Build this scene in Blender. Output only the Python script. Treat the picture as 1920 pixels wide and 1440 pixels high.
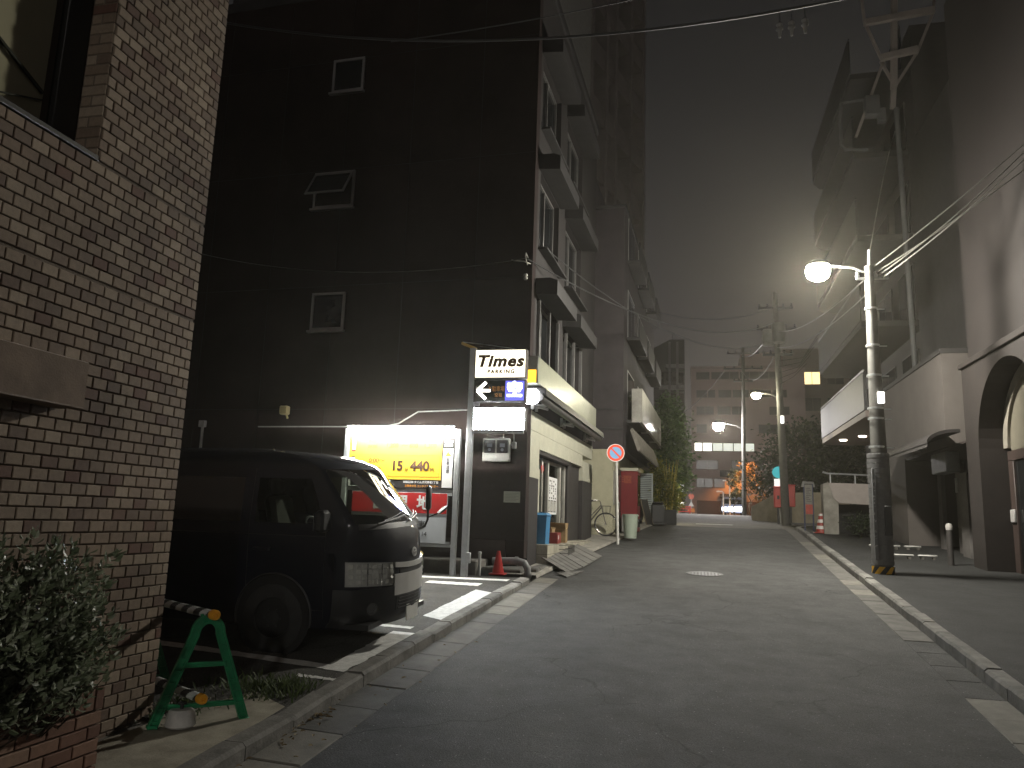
import bpy, bmesh, math, random
from mathutils import Vector, Matrix

S = bpy.context.scene
for o in list(bpy.data.objects):
    bpy.data.objects.remove(o)
COL = S.collection
R = random.Random(11)
PI = math.pi
rad = math.radians

# ------------------------------------------------------------------ camera
cam_d = bpy.data.cameras.new('camera')
cam = bpy.data.objects.new('camera', cam_d)
COL.objects.link(cam)
cam_d.sensor_width = 36.0
cam_d.lens = 36.0 * 1443.0 / 1920.0
cam_d.clip_start = 0.05
cam_d.clip_end = 2000.0
yaw, pitch, roll = rad(13.4), rad(9.9), rad(1.97)
fw = Vector((-math.sin(yaw) * math.cos(pitch), math.cos(yaw) * math.cos(pitch), math.sin(pitch)))
r0 = Vector((math.cos(yaw), math.sin(yaw), 0))
u0 = r0.cross(fw)
up = math.cos(roll) * u0 - math.sin(roll) * r0
rt = math.cos(roll) * r0 + math.sin(roll) * u0
cm = Matrix((rt, up, -fw)).transposed().to_4x4()
cm.translation = (0, 0, 1.9)
cam.matrix_world = cm
S.camera = cam

# ------------------------------------------------------------------ night sky
world = bpy.data.worlds.new('World')
S.world = world
world.use_nodes = True
wt = world.node_tree
bg = wt.nodes['Background']
tc = wt.nodes.new('ShaderNodeTexCoord')
sx = wt.nodes.new('ShaderNodeSeparateXYZ')
wr = wt.nodes.new('ShaderNodeValToRGB')
wt.links.new(tc.outputs['Generated'], sx.inputs[0])
wt.links.new(sx.outputs['Z'], wr.inputs[0])
wt.links.new(wr.outputs[0], bg.inputs[0])
ce = wr.color_ramp.elements
ce[0].position = 0.0
ce[0].color = (0.052, 0.044, 0.041, 1)
ce[1].position = 0.75
ce[1].color = (0.0035, 0.0034, 0.0034, 1)
e = ce.new(0.25)
e.color = (0.022, 0.0202, 0.0198, 1)
e = ce.new(0.5)
e.color = (0.009, 0.0086, 0.0086, 1)
bg.inputs[1].default_value = 1.0

S.view_settings.view_transform = 'Standard'
S.view_settings.look = 'None'
S.view_settings.exposure = 0.93
S.view_settings.gamma = 1.0
S.view_settings.use_curve_mapping = False
S.render.engine = 'CYCLES'
S.cycles.use_denoising = True
S.cycles.max_bounces = 6
S.cycles.diffuse_bounces = 3
S.cycles.glossy_bounces = 3
S.cycles.transmission_bounces = 4
S.cycles.transparent_max_bounces = 12
S.cycles.sample_clamp_indirect = 4.0
S.cycles.caustics_reflective = False
S.cycles.caustics_refractive = False
STREET_LAMP = 800.0      # radiance of the near street lamp bowl


# ------------------------------------------------------------------ materials
MATS = {}


def mat(name, col, rough=0.6, metal=0.0, var=0.18, vs=4.0, bump=0.0, bs=80.0, coat=0.0, spec=0.5, detail=4.0):
    if name in MATS:
        return MATS[name]
    m = bpy.data.materials.new(name)
    m.use_nodes = True
    nt = m.node_tree
    b = nt.nodes['Principled BSDF']
    b.inputs['Roughness'].default_value = rough
    b.inputs['Metallic'].default_value = metal
    b.inputs['Specular IOR Level'].default_value = spec
    b.inputs['Coat Weight'].default_value = coat
    b.inputs['Coat Roughness'].default_value = 0.06
    tcn = nt.nodes.new('ShaderNodeTexCoord')
    n = nt.nodes.new('ShaderNodeTexNoise')
    n.inputs['Scale'].default_value = vs
    n.inputs['Detail'].default_value = detail
    n.inputs['Roughness'].default_value = 0.65
    nt.links.new(tcn.outputs['Object'], n.inputs['Vector'])
    r = nt.nodes.new('ShaderNodeValToRGB')
    r.color_ramp.elements[0].position = 0.3
    r.color_ramp.elements[1].position = 0.7
    r.color_ramp.elements[0].color = tuple(c * (1 - var) for c in col) + (1,)
    r.color_ramp.elements[1].color = tuple(min(1, c * (1 + var)) for c in col) + (1,)
    nt.links.new(n.outputs['Fac'], r.inputs[0])
    nt.links.new(r.outputs[0], b.inputs['Base Color'])
    if bump > 0:
        n2 = nt.nodes.new('ShaderNodeTexNoise')
        n2.inputs['Scale'].default_value = bs
        n2.inputs['Detail'].default_value = 3.0
        nt.links.new(tcn.outputs['Object'], n2.inputs['Vector'])
        bp = nt.nodes.new('ShaderNodeBump')
        bp.inputs['Strength'].default_value = bump
        bp.inputs['Distance'].default_value = 0.01
        nt.links.new(n2.outputs['Fac'], bp.inputs['Height'])
        nt.links.new(bp.outputs[0], b.inputs['Normal'])
    MATS[name] = m
    return m


def emis(name, col, strength, base=.8):
    if name in MATS:
        return MATS[name]
    m = bpy.data.materials.new(name)
    m.use_nodes = True
    b = m.node_tree.nodes['Principled BSDF']
    b.inputs['Base Color'].default_value = tuple(min(.8, c) * base / .8 for c in col) + (1,)
    b.inputs['Roughness'].default_value = 0.5
    b.inputs['Emission Color'].default_value = tuple(col) + (1,)
    b.inputs['Emission Strength'].default_value = strength
    MATS[name] = m
    return m


def glass(name, tint=(.6, .65, .62), rough=0.02, refl=0.25):
    """pane: mostly clear, mirror-like at grazing angles"""
    if name in MATS:
        return MATS[name]
    m = bpy.data.materials.new(name)
    m.use_nodes = True
    nt = m.node_tree
    nt.nodes.remove(nt.nodes['Principled BSDF'])
    out = nt.nodes['Material Output']
    t = nt.nodes.new('ShaderNodeBsdfTransparent')
    t.inputs[0].default_value = tuple(tint) + (1,)
    g = nt.nodes.new('ShaderNodeBsdfGlossy')
    g.inputs['Roughness'].default_value = rough
    g.inputs[0].default_value = (.9, .9, .9, 1)
    lw = nt.nodes.new('ShaderNodeLayerWeight')
    lw.inputs[0].default_value = refl
    mx = nt.nodes.new('ShaderNodeMixShader')
    nt.links.new(lw.outputs['Fresnel'], mx.inputs[0])
    nt.links.new(t.outputs[0], mx.inputs[1])
    nt.links.new(g.outputs[0], mx.inputs[2])
    nt.links.new(mx.outputs[0], out.inputs[0])
    MATS[name] = m
    return m


def brick_mat(name, per_object, stops, rough=0.8):
    m = bpy.data.materials.new(name)
    m.use_nodes = True
    nt = m.node_tree
    b = nt.nodes['Principled BSDF']
    b.inputs['Roughness'].default_value = rough
    if per_object:
        src = nt.nodes.new('ShaderNodeObjectInfo').outputs['Random']
    else:
        src = nt.nodes.new('ShaderNodeNewGeometry').outputs['Random Per Island']
    r = nt.nodes.new('ShaderNodeValToRGB')
    r.color_ramp.interpolation = 'LINEAR'
    while len(r.color_ramp.elements) < len(stops):
        r.color_ramp.elements.new(0.5)
    for el, (p, c) in zip(r.color_ramp.elements, stops):
        el.position = p
        el.color = tuple(c) + (1,)
    nt.links.new(src, r.inputs[0])
    g = nt.nodes.new('ShaderNodeNewGeometry')
    n = nt.nodes.new('ShaderNodeTexNoise')
    n.inputs['Scale'].default_value = 35.0
    n.inputs['Detail'].default_value = 5.0
    nt.links.new(g.outputs['Position'], n.inputs['Vector'])
    n3 = nt.nodes.new('ShaderNodeTexNoise')
    n3.inputs['Scale'].default_value = 1.3
    n3.inputs['Detail'].default_value = 4.0
    nt.links.new(g.outputs['Position'], n3.inputs['Vector'])
    md = nt.nodes.new('ShaderNodeMath')
    md.operation = 'MULTIPLY_ADD'
    md.inputs[1].default_value = 0.55
    md.inputs[2].default_value = 0.0
    nt.links.new(n.outputs['Fac'], md.inputs[0])
    me = nt.nodes.new('ShaderNodeMath')
    me.operation = 'MULTIPLY_ADD'
    me.inputs[1].default_value = 1.0
    nt.links.new(n3.outputs['Fac'], me.inputs[0])
    nt.links.new(md.outputs[0], me.inputs[2])
    mc = nt.nodes.new('ShaderNodeMath')
    mc.operation = 'ADD'
    mc.inputs[1].default_value = 0.2
    nt.links.new(me.outputs[0], mc.inputs[0])
    mx = nt.nodes.new('ShaderNodeVectorMath')
    mx.operation = 'SCALE'
    nt.links.new(r.outputs[0], mx.inputs[0])
    nt.links.new(mc.outputs[0], mx.inputs['Scale'])
    nt.links.new(mx.outputs[0], b.inputs['Base Color'])
    bp = nt.nodes.new('ShaderNodeBump')
    bp.inputs['Strength'].default_value = 0.35
    bp.inputs['Distance'].default_value = 0.006
    nt.links.new(n.outputs['Fac'], bp.inputs['Height'])
    nt.links.new(bp.outputs[0], b.inputs['Normal'])
    return m


def asphalt_mat(name, base, speck, patch=0.25, scale=1.0):
    m = bpy.data.materials.new(name)
    m.use_nodes = True
    nt = m.node_tree
    b = nt.nodes['Principled BSDF']
    b.inputs['Roughness'].default_value = 0.85
    b.inputs['Specular IOR Level'].default_value = 0.3
    g = nt.nodes.new('ShaderNodeNewGeometry')
    L = nt.links

    def noise(sc, det=4.0, ro=0.6):
        n = nt.nodes.new('ShaderNodeTexNoise')
        n.inputs['Scale'].default_value = sc
        n.inputs['Detail'].default_value = det
        n.inputs['Roughness'].default_value = ro
        L.new(g.outputs['Position'], n.inputs['Vector'])
        return n.outputs['Fac']

    def ramp(src, stops):
        r = nt.nodes.new('ShaderNodeValToRGB')
        while len(r.color_ramp.elements) < len(stops):
            r.color_ramp.elements.new(0.5)
        for el, (p, c) in zip(r.color_ramp.elements, stops):
            el.position = p
            el.color = (c if isinstance(c, tuple) else (c, c, c)) + (1,)
        L.new(src, r.inputs[0])
        return r.outputs[0]
    big = ramp(noise(0.35, 6), [(0.3, 1 - patch), (0.5, 1.0), (0.72, 1 + patch)])
    fine = ramp(noise(90 * scale, 3), [(0.3, 0.45), (0.7, 1.55)])
    v = nt.nodes.new('ShaderNodeTexVoronoi')
    v.inputs['Scale'].default_value = 26.0 * scale
    L.new(g.outputs['Position'], v.inputs['Vector'])
    sp = ramp(v.outputs['Distance'], [(0.05, 1.0), (0.16, 0.0)])
    # only some cells carry a light stone
    vc = nt.nodes.new('ShaderNodeSeparateColor')
    L.new(v.outputs['Color'], vc.inputs[0])
    sel = ramp(vc.outputs[0], [(0.74, 0.0), (0.78, 1.0)])

    def mul(a, c):
        x = nt.nodes.new('ShaderNodeMix')
        x.data_type = 'RGBA'
        x.blend_type = 'MULTIPLY'
        x.inputs['Factor'].default_value = 1.0
        if isinstance(a, tuple):
            x.inputs['A'].default_value = a + (1,)
        else:
            L.new(a, x.inputs['A'])
        L.new(c, x.inputs['B'])
        return x.outputs['Result']
    mid = ramp(noise(2.6, 5, .7), [(0.32, .72), (0.5, 1.0), (0.66, 1.22)])
    c = mul(mul(mul(tuple(base), big), mid), fine)
    mk = mul(sp, sel)
    x = nt.nodes.new('ShaderNodeMix')
    x.data_type = 'RGBA'
    L.new(mk, x.inputs['Factor'])
    L.new(c, x.inputs['A'])
    x.inputs['B'].default_value = tuple(speck) + (1,)
    # thin cracks
    vk = nt.nodes.new('ShaderNodeTexVoronoi')
    vk.feature = 'DISTANCE_TO_EDGE'
    vk.inputs['Scale'].default_value = 0.42
    nw = nt.nodes.new('ShaderNodeTexNoise')
    nw.inputs['Scale'].default_value = 1.6
    nw.inputs['Detail'].default_value = 6
    L.new(g.outputs['Position'], nw.inputs['Vector'])
    ad = nt.nodes.new('ShaderNodeMix')
    ad.data_type = 'RGBA'
    ad.blend_type = 'ADD'
    ad.inputs['Factor'].default_value = 0.9
    L.new(g.outputs['Position'], ad.inputs['A'])
    L.new(nw.outputs['Color'], ad.inputs['B'])
    L.new(ad.outputs['Result'], vk.inputs['Vector'])
    ck = ramp(vk.outputs['Distance'], [(0.0, 0.36), (0.008, 1.0)])
    ckm = ramp(noise(0.5, 3), [(0.47, 1.0), (0.55, 0.0)])
    mxk = nt.nodes.new('ShaderNodeMix')
    mxk.data_type = 'RGBA'
    L.new(ckm, mxk.inputs['Factor'])
    L.new(ck, mxk.inputs['A'])
    mxk.inputs['B'].default_value = (1, 1, 1, 1)
    col = mul(x.outputs['Result'], mxk.outputs['Result'])
    L.new(col, b.inputs['Base Color'])
    bp = nt.nodes.new('ShaderNodeBump')
    bp.inputs['Strength'].default_value = 0.5
    bp.inputs['Distance'].default_value = 0.008
    L.new(fine, bp.inputs['Height'])
    L.new(bp.outputs[0], b.inputs['Normal'])
    return m


def leaf_mat(name, stops, rough=0.5, per_object=False, trans=0.25):
    m = bpy.data.materials.new(name)
    m.use_nodes = True
    nt = m.node_tree
    b = nt.nodes['Principled BSDF']
    b.inputs['Roughness'].default_value = rough
    src = nt.nodes.new('ShaderNodeObjectInfo').outputs['Random'] if per_object else nt.nodes.new('ShaderNodeNewGeometry').outputs['Random Per Island']
    r = nt.nodes.new('ShaderNodeValToRGB')
    while len(r.color_ramp.elements) < len(stops):
        r.color_ramp.elements.new(0.5)
    for el, (p, c) in zip(r.color_ramp.elements, stops):
        el.position = p
        el.color = tuple(c) + (1,)
    nt.links.new(src, r.inputs[0])
    nt.links.new(r.outputs[0], b.inputs['Base Color'])
    tr = nt.nodes.new('ShaderNodeBsdfTranslucent')
    nt.links.new(r.outputs[0], tr.inputs[0])
    mx = nt.nodes.new('ShaderNodeMixShader')
    mx.inputs[0].default_value = trans
    nt.links.new(b.outputs[0], mx.inputs[1])
    nt.links.new(tr.outputs[0], mx.inputs[2])
    nt.links.new(mx.outputs[0], nt.nodes['Material Output'].inputs[0])
    return m


# ------------------------------------------------------------------ mesh builder
class MB:
    def __init__(self):
        self.v, self.f, self.m = [], [], []

    def add(self, vs, fs, m=0):
        k = len(self.v)
        self.v += [tuple(p) for p in vs]
        self.f += [tuple(i + k for i in f) for f in fs]
        self.m += [m] * len(fs)
        return self

    def box(self, x0, y0, z0, x1, y1, z1, c=0.0, m=0, M=None):
        a = (min(x0, x1), min(y0, y1), min(z0, z1))
        b = (max(x0, x1), max(y0, y1), max(z0, z1))
        c = min(c, 0.45 * min(b[i] - a[i] for i in range(3)))
        if c <= 0:
            vs = [(a[0] if not i & 1 else b[0], a[1] if not i & 2 else b[1], a[2] if not i & 4 else b[2]) for i in range(8)]
            fs = [(0, 2, 3, 1), (4, 5, 7, 6), (0, 1, 5, 4), (2, 6, 7, 3), (0, 4, 6, 2), (1, 3, 7, 5)]
        else:
            vs, idx = [], {}
            for i in range(8):
                s = [(i >> k) & 1 for k in range(3)]
                for ax in range(3):
                    p = []
                    for k in range(3):
                        e = b[k] if s[k] else a[k]
                        if k != ax:
                            e += -c if s[k] else c
                        p.append(e)
                    idx[(tuple(s), ax)] = len(vs)
                    vs.append(tuple(p))
            fs = []
            for ax in range(3):
                o = [k for k in range(3) if k != ax]
                for sv in (0, 1):
                    q = []
                    for t in ((0, 0), (1, 0), (1, 1), (0, 1)):
                        s = [0, 0, 0]
                        s[ax] = sv
                        s[o[0]], s[o[1]] = t
                        q.append(idx[(tuple(s), ax)])
                    fs.append(tuple(q if (sv ^ (ax == 1)) else q[::-1]))
            for ax in range(3):          # edges running along ax
                o = [k for k in range(3) if k != ax]
                for t in ((0, 0), (0, 1), (1, 0), (1, 1)):
                    q = []
                    for sv, w in ((0, 0), (0, 1), (1, 1), (1, 0)):
                        s = [0, 0, 0]
                        s[ax] = sv
                        s[o[0]], s[o[1]] = t
                        q.append(idx[(tuple(s), o[w])])
                    fs.append(tuple(q))
            for i in range(8):
                s = tuple((i >> k) & 1 for k in range(3))
                fs.append(tuple(idx[(s, ax)] for ax in range(3)))
        if M is not None:
            vs = [tuple(M @ Vector(p)) for p in vs]
        return self.add(vs, fs, m)

    def beam(self, p, q, w, h=None, c=0.0, m=0):
        """square bar from p to q"""
        p, q = Vector(p), Vector(q)
        d = q - p
        L = d.length
        z = d.normalized()
        x = Vector((0, 0, 1)).cross(z)
        if x.length < 1e-3:
            x = Vector((1, 0, 0))
        x.normalize()
        y = z.cross(x)
        M = Matrix((x, y, z)).transposed().to_4x4()
        M.translation = p
        h = h or w
        return self.box(-w / 2, -h / 2, 0, w / 2, h / 2, L, c, m, M)

    def tube(self, pts, r, n=8, m=0, cap=True):
        pts = [Vector(p) for p in pts]
        k = len(pts)
        rs = r if isinstance(r, (list, tuple)) else [r] * k
        vs, fs = [], []
        prev = None
        for i, p in enumerate(pts):
            d = (pts[min(i + 1, k - 1)] - pts[max(i - 1, 0)]).normalized()
            if prev is None:
                x = d.cross(Vector((0, 0, 1)))
                if x.length < 1e-3:
                    x = Vector((1, 0, 0))
            else:
                x = prev - d * prev.dot(d)
            x.normalize()
            prev = x
            y = d.cross(x)
            for j in range(n):
                a = 2 * PI * j / n
                vs.append(p + (x * math.cos(a) + y * math.sin(a)) * rs[i])
        for i in range(k - 1):
            for j in range(n):
                a, b = i * n + j, i * n + (j + 1) % n
                fs.append((a, b, b + n, a + n))
        if cap:
            fs.append(tuple(range(n))[::-1])
            fs.append(tuple((k - 1) * n + j for j in range(n)))
        return self.add(vs, fs, m)

    def lathe(self, prof, n=16, o=(0, 0, 0), ax='z', m=0):
        vs, fs = [], []
        for (r, h) in prof:
            for j in range(n):
                a = 2 * PI * j / n
                c, s = r * math.cos(a), r * math.sin(a)
                p = {'z': (c, s, h), 'y': (c, h, s), 'x': (h, c, s)}[ax]
                vs.append((p[0] + o[0], p[1] + o[1], p[2] + o[2]))
        for i in range(len(prof) - 1):
            for j in range(n):
                a, b = i * n + j, i * n + (j + 1) % n
                fs.append((a, b, b + n, a + n))
        return self.add(vs, fs, m)

    def prism(self, poly, a, b, ax='y', m=0):
        """poly of 2D points extruded along ax from a to b"""
        n = len(poly)

        def P(p, t):
            return {'y': (p[0], t, p[1]), 'x': (t, p[0], p[1]), 'z': (p[0], p[1], t)}[ax]
        vs = [P(p, a) for p in poly] + [P(p, b) for p in poly]
        fs = [tuple(range(n)), tuple(range(n, 2 * n))[::-1]]
        fs += [(i, (i + 1) % n, n + (i + 1) % n, n + i) for i in range(n)]
        return self.add(vs, fs, m)

    def quad(self, a, b, c, d, m=0):
        return self.add([a, b, c, d], [(0, 1, 2, 3)], m)

    def grid(self, fn, us, vs_, m=0):
        nu, nv = len(us), len(vs_)
        V = [fn(u, v) for u in us for v in vs_]
        F = [(i * nv + j, (i + 1) * nv + j, (i + 1) * nv + j + 1, i * nv + j + 1) for i in range(nu - 1) for j in range(nv - 1)]
        return self.add(V, F, m)

    def mesh(self, name, mats, smooth=True, recalc=True, angle=38):
        me = bpy.data.meshes.new(name)
        me.from_pydata(self.v, [], self.f)
        if not isinstance(mats, (list, tuple)):
            mats = [mats]
        for x in mats:
            me.materials.append(x)
        if len(mats) > 1:
            me.polygons.foreach_set('material_index', self.m)
        if recalc:
            bm = bmesh.new()
            bm.from_mesh(me)
            bmesh.ops.recalc_face_normals(bm, faces=bm.faces)
            bm.to_mesh(me)
            bm.free()
        if smooth:
            me.polygons.foreach_set('use_smooth', [True] * len(me.polygons))
            me.set_sharp_from_angle(angle=rad(angle))
        me.update()
        return me

    def obj(self, name, mats, parent=None, **kw):
        return put(name, self.mesh(name, mats, **kw), parent)


def put(name, me, parent=None, loc=(0, 0, 0), rot=(0, 0, 0)):
    o = bpy.data.objects.new(name, me)
    COL.objects.link(o)
    o.location = loc
    o.rotation_euler = rot
    if parent:
        o.parent = parent
    return o


def tag(o, label=None, cat=None, group=None, kind=None):
    if label:
        o['label'] = label
    if cat:
        o['category'] = cat
    if group:
        o['group'] = group
    if kind:
        o['kind'] = kind
    return o


def root(name, label, cat, loc=(0, 0, 0), rz=0.0, group=None, rot=None):
    o = bpy.data.objects.new(name, None)
    o.empty_display_size = 0.2
    COL.objects.link(o)
    o.location = loc
    o.rotation_euler = rot if rot else (0, 0, rz)
    return tag(o, label, cat, group)


def copy_tree(o, parent=None):
    c = o.copy()
    COL.objects.link(c)
    c.parent = parent
    for ch in list(o.children):
        copy_tree(ch, c)
    return c


def text(s, size, loc, m, parent=None, rot=(PI / 2, 0, 0), name='lettering', ax='CENTER', bold=0.0, shear=0.0, ext=0.002, sp=1.0, sx_=1.0):
    c = bpy.data.curves.new(name, 'FONT')
    c.body = s
    c.size = size
    c.align_x = ax
    c.align_y = 'CENTER'
    c.bevel_depth = bold * .9
    c.bevel_resolution = 0
    c.shear = shear
    c.extrude = ext
    c.space_character = sp
    c.resolution_u = 3
    c.materials.append(m)
    o = put(name, c, parent, loc, rot)
    o.scale = (sx_, 1, .05 if bold > 0 else .5)
    return o


def lerp(a, b, t):
    return a + (b - a) * t


def table(pts, x):
    if x <= pts[0][0]:
        return pts[0][1]
    for (a, b), (c, d) in zip(pts, pts[1:]):
        if x <= c:
            return b + (d - b) * (x - a) / (c - a)
    return pts[-1][1]


def frange(a, b, n):
    return [a + (b - a) * i / (n - 1) for i in range(n)]


# the street climbs at 6 % and flattens over a crest
def zr(y):
    return table([(-40, -2.2), (-20, -1.26), (27, 1.701), (31, 1.90), (50, 2.56), (75, 2.8), (400, 3.0)], y)


def xl(y):      # foot of the left kerb / left road edge
    return table([(-40, -3.2), (0, -2.87), (14, -2.69), (29, -1.45), (33, -1.3)], y)


def xr(y):      # foot of the right kerb
    return table([(-40, 1.2), (0, 2.3), (30, 3.56), (60, 3.9)], y)


def lotz(x, y):  # parking bay, a little above the road
    return zr(y) + table([(4, .11), (9, .10), (13.2, .07)], y)


# common materials
white_paint = mat('white_road_paint', (.62, .62, .60), .7, var=.22, vs=14, bump=.3, bs=120)
concrete = mat('pale_concrete', (.27, .255, .225), .9, var=.28, vs=3, bump=.35, bs=90)
concrete_dark = mat('stained_concrete', (.13, .122, .108), .9, var=.4, vs=4, bump=.5, bs=60)
steel = mat('galvanised_steel', (.55, .57, .58), .38, .75, var=.1, vs=8)
black_metal = mat('black_metal', (.02, .02, .022), .45, .3, var=.2)
dark_plastic = mat('dark_plastic', (.018, .018, .019), .5, var=.2)
dark_glass = mat('dark_window_glass', (.012, .013, .014), .08, var=.3)
rubber = mat('rubber', (.018, .018, .018), .75, var=.3, vs=12)
white_plastic = mat('white_plastic', (.62, .62, .6), .45, var=.05)

# ================================================================== GROUND
def px_of(p):
    """where a world point falls in the frame (0..1, 0..1), used only to rank repeated pieces by visible size"""
    d = Vector(p) - Vector((0, 0, 1.9))
    z = d.dot(fw)
    if z < .1:
        return None
    return (.5 + 1443 * d.dot(rt) / z / 1920, .5 - 1443 * d.dot(up) / z / 1440, z)


asph_road = asphalt_mat('road_asphalt', (.061, .0605, .060), (.34, .33, .32), .28)
asph_side = asphalt_mat('sidewalk_asphalt', (.026, .0262, .026), (.10, .10, .095), .3)
asph_lot = asphalt_mat('lot_asphalt', (.060, .058, .053), (.30, .28, .25), .45, .8)
asph_old = asphalt_mat('old_asphalt', (.115, .112, .106), (.3, .29, .27), .15, .9)

ys = [-45, -30, -20] + frange(-16, 34, 126) + frange(36, 76, 21) + [100, 150]
mb = MB()
mb.grid(lambda x, y: (x, y, zr(y) - .12), [-150, -80, -40, -20, -10, -4, 0, 4, 10, 20, 40, 80, 150], ys)
g = mb.obj('ground', asph_side)
tag(g, kind='structure')
mb = MB()
ry = [y for y in ys if y <= 30.0]
mb.grid(lambda t, y: (lerp(xl(y) + (.36 if y < 13.6 else .0), xr(y) - .33, t), y, zr(y) + .012 * (1 - (2 * t - 1) ** 2)), frange(0, 1, 9), ry)
tag(mb.obj('road', asph_road), kind='structure')
mb = MB()
ry2 = [y for y in ys if 30.0 <= y <= 100]
mb.grid(lambda t, y: (lerp(-30, 34, t), y, zr(y) + .006), frange(0, 1, 9), ry2)
tag(mb.obj('crossing_road', asph_old), kind='structure')
# right pavement
mb = MB()
mb.grid(lambda t, y: (lerp(xr(y) + .14, 14, t), y, zr(y) + .115), frange(0, 1, 5), [y for y in ys if y <= 34])
tag(mb.obj('pavement', asph_side), kind='structure')
# parking lot surface
mb = MB()
mb.grid(lambda t, y: (lerp(xl(y) - .15, -11.5, t), y, lotz(0, y)), frange(0, 1, 7), frange(5.05, 13.25, 18))
tag(mb.obj('parking_lot', asph_lot), kind='structure')
# ground by the brick wall
mb = MB()
mb.grid(lambda t, y: (lerp(xl(y) - .15, -3.9, t), y, zr(y) + .085), frange(0, 1, 4), frange(-8, 5.05, 14))
tag(mb.obj('wall_foot_ground', concrete_dark), kind='structure')

# gutters: flat concrete slabs, one object each
gut_r = root('gutter', None, None)
tag(gut_r, kind='structure')
gm = [mat('gutter_slab_pale', (.165, .156, .135), .9, var=.25, vs=5, bump=.3), mat('gutter_slab_grey', (.105, .10, .092), .9, var=.3, vs=4, bump=.3),
      mat('gutter_slab_dark', (.085, .083, .078), .9, var=.3, vs=4, bump=.3)]


def slab(x0, x1, y0, y1, dz, th, m, parent, name, tilt=0.0, edge=xl):
    mb = MB()
    g_ = .006
    a = [(edge(y0) + x0, y0 + g_), (edge(y0) + x1, y0 + g_), (edge(y1) + x1, y1 - g_), (edge(y1) + x0, y1 - g_)]
    top = [(x, y, zr(y) + dz + (tilt if i in (0, 3) else 0)) for i, (x, y) in enumerate(a)]
    c = .008
    cx, cy = sum(p[0] for p in a) / 4, sum(p[1] for p in a) / 4
    ins = [(x + c * (1 if x < cx else -1), y + c * (1 if y < cy else -1), z + .0) for x, y, z in top]
    low = [(x, y, z - c) for x, y, z in top]
    bot = [(x, y, z - th) for x, y, z in top]
    V = ins + low + bot
    F = [(0, 1, 2, 3)]
    for k in (0, 4):
        F += [(k + i, k + 4 + i, k + 4 + (i + 1) % 4, k + (i + 1) % 4) for i in range(4)]
    mb.add(V, F)
    return mb.obj(name, m, parent)


y = -3.0
while y < 13.5:
    L = .6
    pick = 0 if y < 5.0 else (2 if y < 6.4 else (1 if y < 8.2 else R.choice([0, 0, 1])))
    slab(0.0, .37, y, y + L, .006 + R.uniform(-.003, .003), .1, gm[pick], gut_r, 'gutter_slab', tilt=.012)
    y += L
y = -3.0
while y < 30:
    L = .6 if y < 20 else 1.2
    pick = 2 if y < 4.2 else (0 if y < 7.4 else (2 if y < 10.1 else (1 if R.random() < .75 else 0)))
    if 14.4 < y < 15.2:
        pick = 0
    if not (7.4 < y < 10.0):
        slab(-.34, 0.0, y, y + L, .006 + R.uniform(-.003, .003), .1, gm[pick], gut_r, 'gutter_slab', edge=xr)
    else:   # asphalt patch over the gutter
        slab(-.34, 0.0, y, y + L, .002, .1, asph_road, gut_r, 'gutter_patch', edge=xr)
    y += L

# kerbs: one object per stone
kb = root('kerb', None, None)
tag(kb, kind='structure')
km = [mat('kerb_stone_a', (.155, .149, .137), .92, var=.35, vs=5, bump=.6, bs=40), mat('kerb_stone_b', (.12, .116, .107), .92, var=.4, vs=4, bump=.6, bs=40),
      mat('kerb_stone_c', (.20, .195, .178), .92, var=.3, vs=6, bump=.6, bs=40)]


def kstone(x0, x1, y0, y1, h0, h1, m, edge, cham=.025):
    """stone between y0,y1, face on the side of x0 (towards the road)"""
    mb = MB()
    s = 1 if x1 > x0 else -1
    prof = [(x0, -.12), (x0, None), (x0 + s * cham, 0), (x1, 0), (x1, -.12)]
    V = []
    for yy, h in ((y0 + .005, h0), (y1 - .005, h1)):
        for (px, dz) in prof:
            if dz is None:
                z = h - cham
            elif dz == 0:
                z = h
            else:
                z = dz
            V.append((edge(yy) + px + R.uniform(-.003, .003), yy, zr(yy) + z + R.uniform(-.003, .003)))
    n = 5
    F = [tuple(range(n)), tuple(range(n, 2 * n))[::-1]] + [(i, i + 1, n + i + 1, n + i) for i in range(n - 1)]
    mb.add(V, F)
    return mb.obj('kerb_stone', m, kb, smooth=False)


y = -3.0
while y < 13.0:
    L = R.choice([.6, .6, .62, .58])
    hh = lambda q: table([(-5, .10), (4.9, .11), (5.4, .10), (6.2, .13), (11, .115), (13.2, .09)], q)
    j = R.uniform(-.012, .012)
    kstone(0.0, -.16, y, y + L, hh(y) + j, hh(y + L) + j, km[R.choice([0, 0, 1, 2])], xl)
    y += L
y = -3.0
while y < 29:
    L = .6 if y < 20 else 1.0
    j = R.uniform(-.008, .008)
    kstone(0.0, .15, y, y + L, .135 + j, .135 + j, km[2 if R.random() < .2 else R.choice([0, 1])], xr)
    y += L
# rounded kerb at the crest corner
for i in range(7):
    a0, a1 = i * rad(13), (i + 1) * rad(13)
    mb = MB()
    cx, cy = xr(29) + 2.4, 29.0
    ring = []
    for a in (a0 + .005, a1 - .005):
        for r_, z in ((2.4, -.1), (2.4, .11), (2.36, .135), (2.24, .135), (2.24, -.1)):
            x_, y_ = cx - r_ * math.cos(a), cy + r_ * math.sin(a) * .9
            ring.append((x_, y_, zr(y_) + z))
    mb.add(ring, [(0, 1, 2, 3, 4), (9, 8, 7, 6, 5)] + [(k, k + 1, k + 6, k + 5) for k in range(4)])
    mb.obj('kerb_stone', km[i % 3], kb, smooth=False)

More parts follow.
